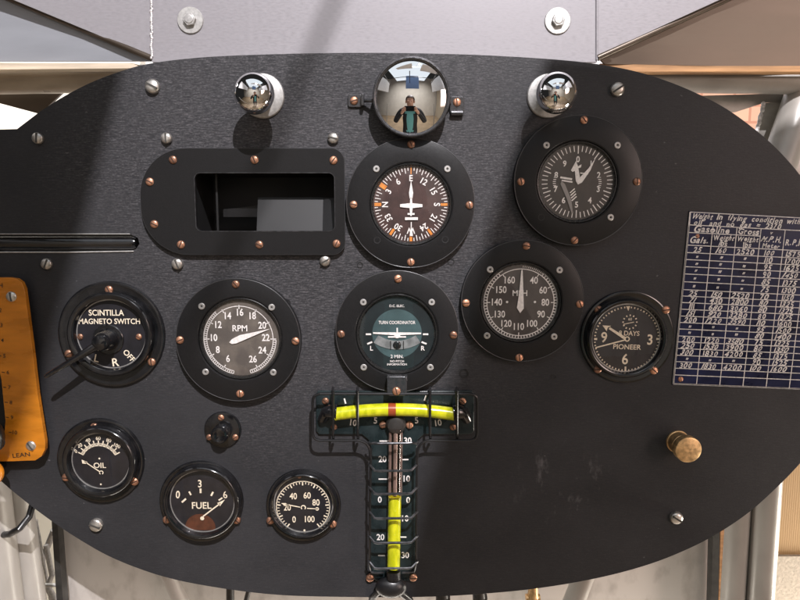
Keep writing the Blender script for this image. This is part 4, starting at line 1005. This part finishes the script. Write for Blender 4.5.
# the photographer holding a phone, reflected in the mirror and knobs
def person():
    V, E, Rd = [], [], []
    def add(p, r, par=None):
        V.append(Vector(p)); Rd.append(r)
        if par is not None: E.append((par, len(V) - 1))
        return len(V) - 1
    y0 = -.86
    pel = add((0, y0, -.46), (.16, .12)); bel = add((0, y0, -.32), (.155, .115), pel); che = add((0, y0 + .01, -.14), (.175, .125), bel)
    shl = add((0, y0, -.01), (.13, .095), che); nek = add((0, y0 + .01, .05), (.058, .06), shl); jaw = add((0, y0 + .035, .10), (.062, .075), nek)
    hd = add((0, y0 + .03, .17), (.076, .095), jaw); add((0, y0 + .015, .235), (.06, .075), hd)
    for s in (-1, 1):
        sh = add((s*.19, y0, -.03), (.068, .068), shl); el = add((s*.30, y0 + .09, -.22), (.052, .052), sh); wr = add((s*.135, -.70, -.01), (.032, .03), el)
        pm = add((s*.095, -.645, .035), (.030, .016), wr)
        kn = add((s*.085, -.632, .062), (.028, .013), pm)
        for q, (dx, dz, ln) in enumerate(((.012, .018, .9), (.0, .006, 1.0), (-.004, -.012, .95), (-.004, -.028, .75))):
            f1 = add((s*(.088 + dx*.4), -.617, .068 + dz), (.0088, .0088), kn); f2 = add((s*(.074 + dx*.2), -.612 + .002*q, .07 + dz), (.008, .008), f1); add((s*(.056 + .01*(1-ln)), -.619, .071 + dz), (.007, .007), f2)
        th = add((s*.078, -.652, .045), (.011, .011), pm); add((s*.06, -.648, .06), (.009, .009), th)
        hp = add((s*.095, y0, -.54), (.095, .1), pel); kne = add((s*.11, y0 + .03, -.90), (.062, .065), hp); ank = add((s*.12, y0, -1.24), (.042, .045), kne); add((s*.13, y0 + .15, -1.285), (.04, .03), ank)
    me = bpy.data.meshes.new('person'); me.from_pydata(V, E, []); o = bpy.data.objects.new('person', me); COL.objects.link(o)
    sk = o.modifiers.new('skin', 'SKIN'); sk.use_smooth_shade = True
    for i, r in enumerate(Rd): me.skin_vertices[0].data[i].radius = r; me.skin_vertices[0].data[i].use_root = (i == 0)
    su = o.modifiers.new('sub', 'SUBSURF'); su.levels = 2; su.render_levels = 2
    dg = bpy.context.evaluated_depsgraph_get(); nm = bpy.data.meshes.new_from_object(o.evaluated_get(dg)); o.modifiers.clear(); o.data = nm
    for m in ('skin', 'jacket', 'shirt', 'trouser'): nm.materials.append(M[m])
    for p in nm.polygons:
        x, y, z = p.center; p.use_smooth = True
        if z > .045 and y < -.72: i = 0
        elif y > -.672: i = 0
        elif z < -.44: i = 3
        elif abs(x) < .075 and y > y0 + .02 and z < .04: i = 2
        else: i = 1
        p.material_index = i
    tag(o, 'person in black jacket and teal shirt holding up a phone, facing the panel', 'person')
    bb = B(1.0); bb.ball(0, .185, .86 - .005, .088, .98, 1.0, 1.12)
    for v in list(bb.bm.verts):
        if v.co.y > -.815 and v.co.z < .215: v.co.y = -.83 + (v.co.y + .815) * .05
    bb.obj('hair', M['hair'], o)
    bb = B(1.0)
    for s in (-1, 1): bb.ball(s*.03, .165, .86 - .127, .011)
    bb.ball(0, .14, .86 - .135, .016, .8, 1.4, 1); bb.ball(0, .105, .86 - .118, .02, 1.2, .35, .6)
    for s in (-1, 1): bb.ball(s*.078, .15, .86 - .03, .026, .4, 1.1, .8)
    bb.obj('face_features', M['skin'], o)
    return o
person()
bb = B(1.0); bb.loops([rrect(-.078, .035, .078, .107, .009)], .612, .620); ph = bb.obj('phone', M['gloss'], bevel=.002); tag(ph, 'black phone held up by the person facing the panel', 'phone')

# ================================================================== LIGHTS
def lamp(name, typ, loc, to, energy, col=(1, 1, 1), **kw):
    l = bpy.data.lights.new(name, typ); l.energy = energy; l.color = col
    for a_, v in kw.items(): setattr(l, a_, v)
    o = bpy.data.objects.new(name, l); COL.objects.link(o); o.location = loc
    o.rotation_euler = (Vector(to) - Vector(loc)).to_track_quat('-Z', 'Y').to_euler(); return o
lamp('museum_spot', 'SPOT', LK, (0, 0, 0), 640, (1, .96, .985), spot_size=R(60), spot_blend=.3, shadow_soft_size=.014)
lamp('skylight', 'AREA', (0, -1.8, 1.5), (0, -1.799, 0), 15, (.86, .93, 1), shape='RECTANGLE', size=1.9, size_y=2.5)
lamp('right_warm_fill', 'AREA', (2.4, -2.0, .3), (.95, 0, -.5), 6.3, (1, .76, .68), shape='RECTANGLE', size=1.3, size_y=1.6, spread=R(50))  # warm fill added to brighten the right side, no real window
lamp('reflection_fill', 'AREA', (0, -3.0, 2.35), (0, -3.15, 0), 75, (1, .92, .82), shape='RECTANGLE', size=3.0, size_y=1.0, spread=R(110))  # added to brighten what the mirror and chrome knobs reflect
lamp('board_fill', 'AREA', (-.75, .16, .55), (-.62, .30, .2), 4, (1, .95, .85), shape='RECTANGLE', size=.2, size_y=.2)  # added to light the cream board behind the panel
lamp('lower_fill', 'AREA', (.1, .06, -.65), (.1, .5, -.2), 3.6, (1, .93, .84), shape='RECTANGLE', size=1.0, size_y=.1)  # added fill for the sheet and tubes below the panel
lamp('side_fill', 'AREA', (1.0, .02, -.55), (.40, .12, -.28), 8.5, (1, .92, .80), shape='RECTANGLE', size=.25, size_y=.2)  # added fill raking across the lower right tubes

w = bpy.data.worlds.new('World'); scene.world = w; w.use_nodes = True
w.node_tree.nodes['Background'].inputs[0].default_value = (.9, .87, .85, 1); w.node_tree.nodes['Background'].inputs[1].default_value = .02
scene.view_settings.view_transform = 'Standard'; scene.view_settings.look = 'None'; scene.view_settings.exposure = 0; scene.view_settings.gamma = 1
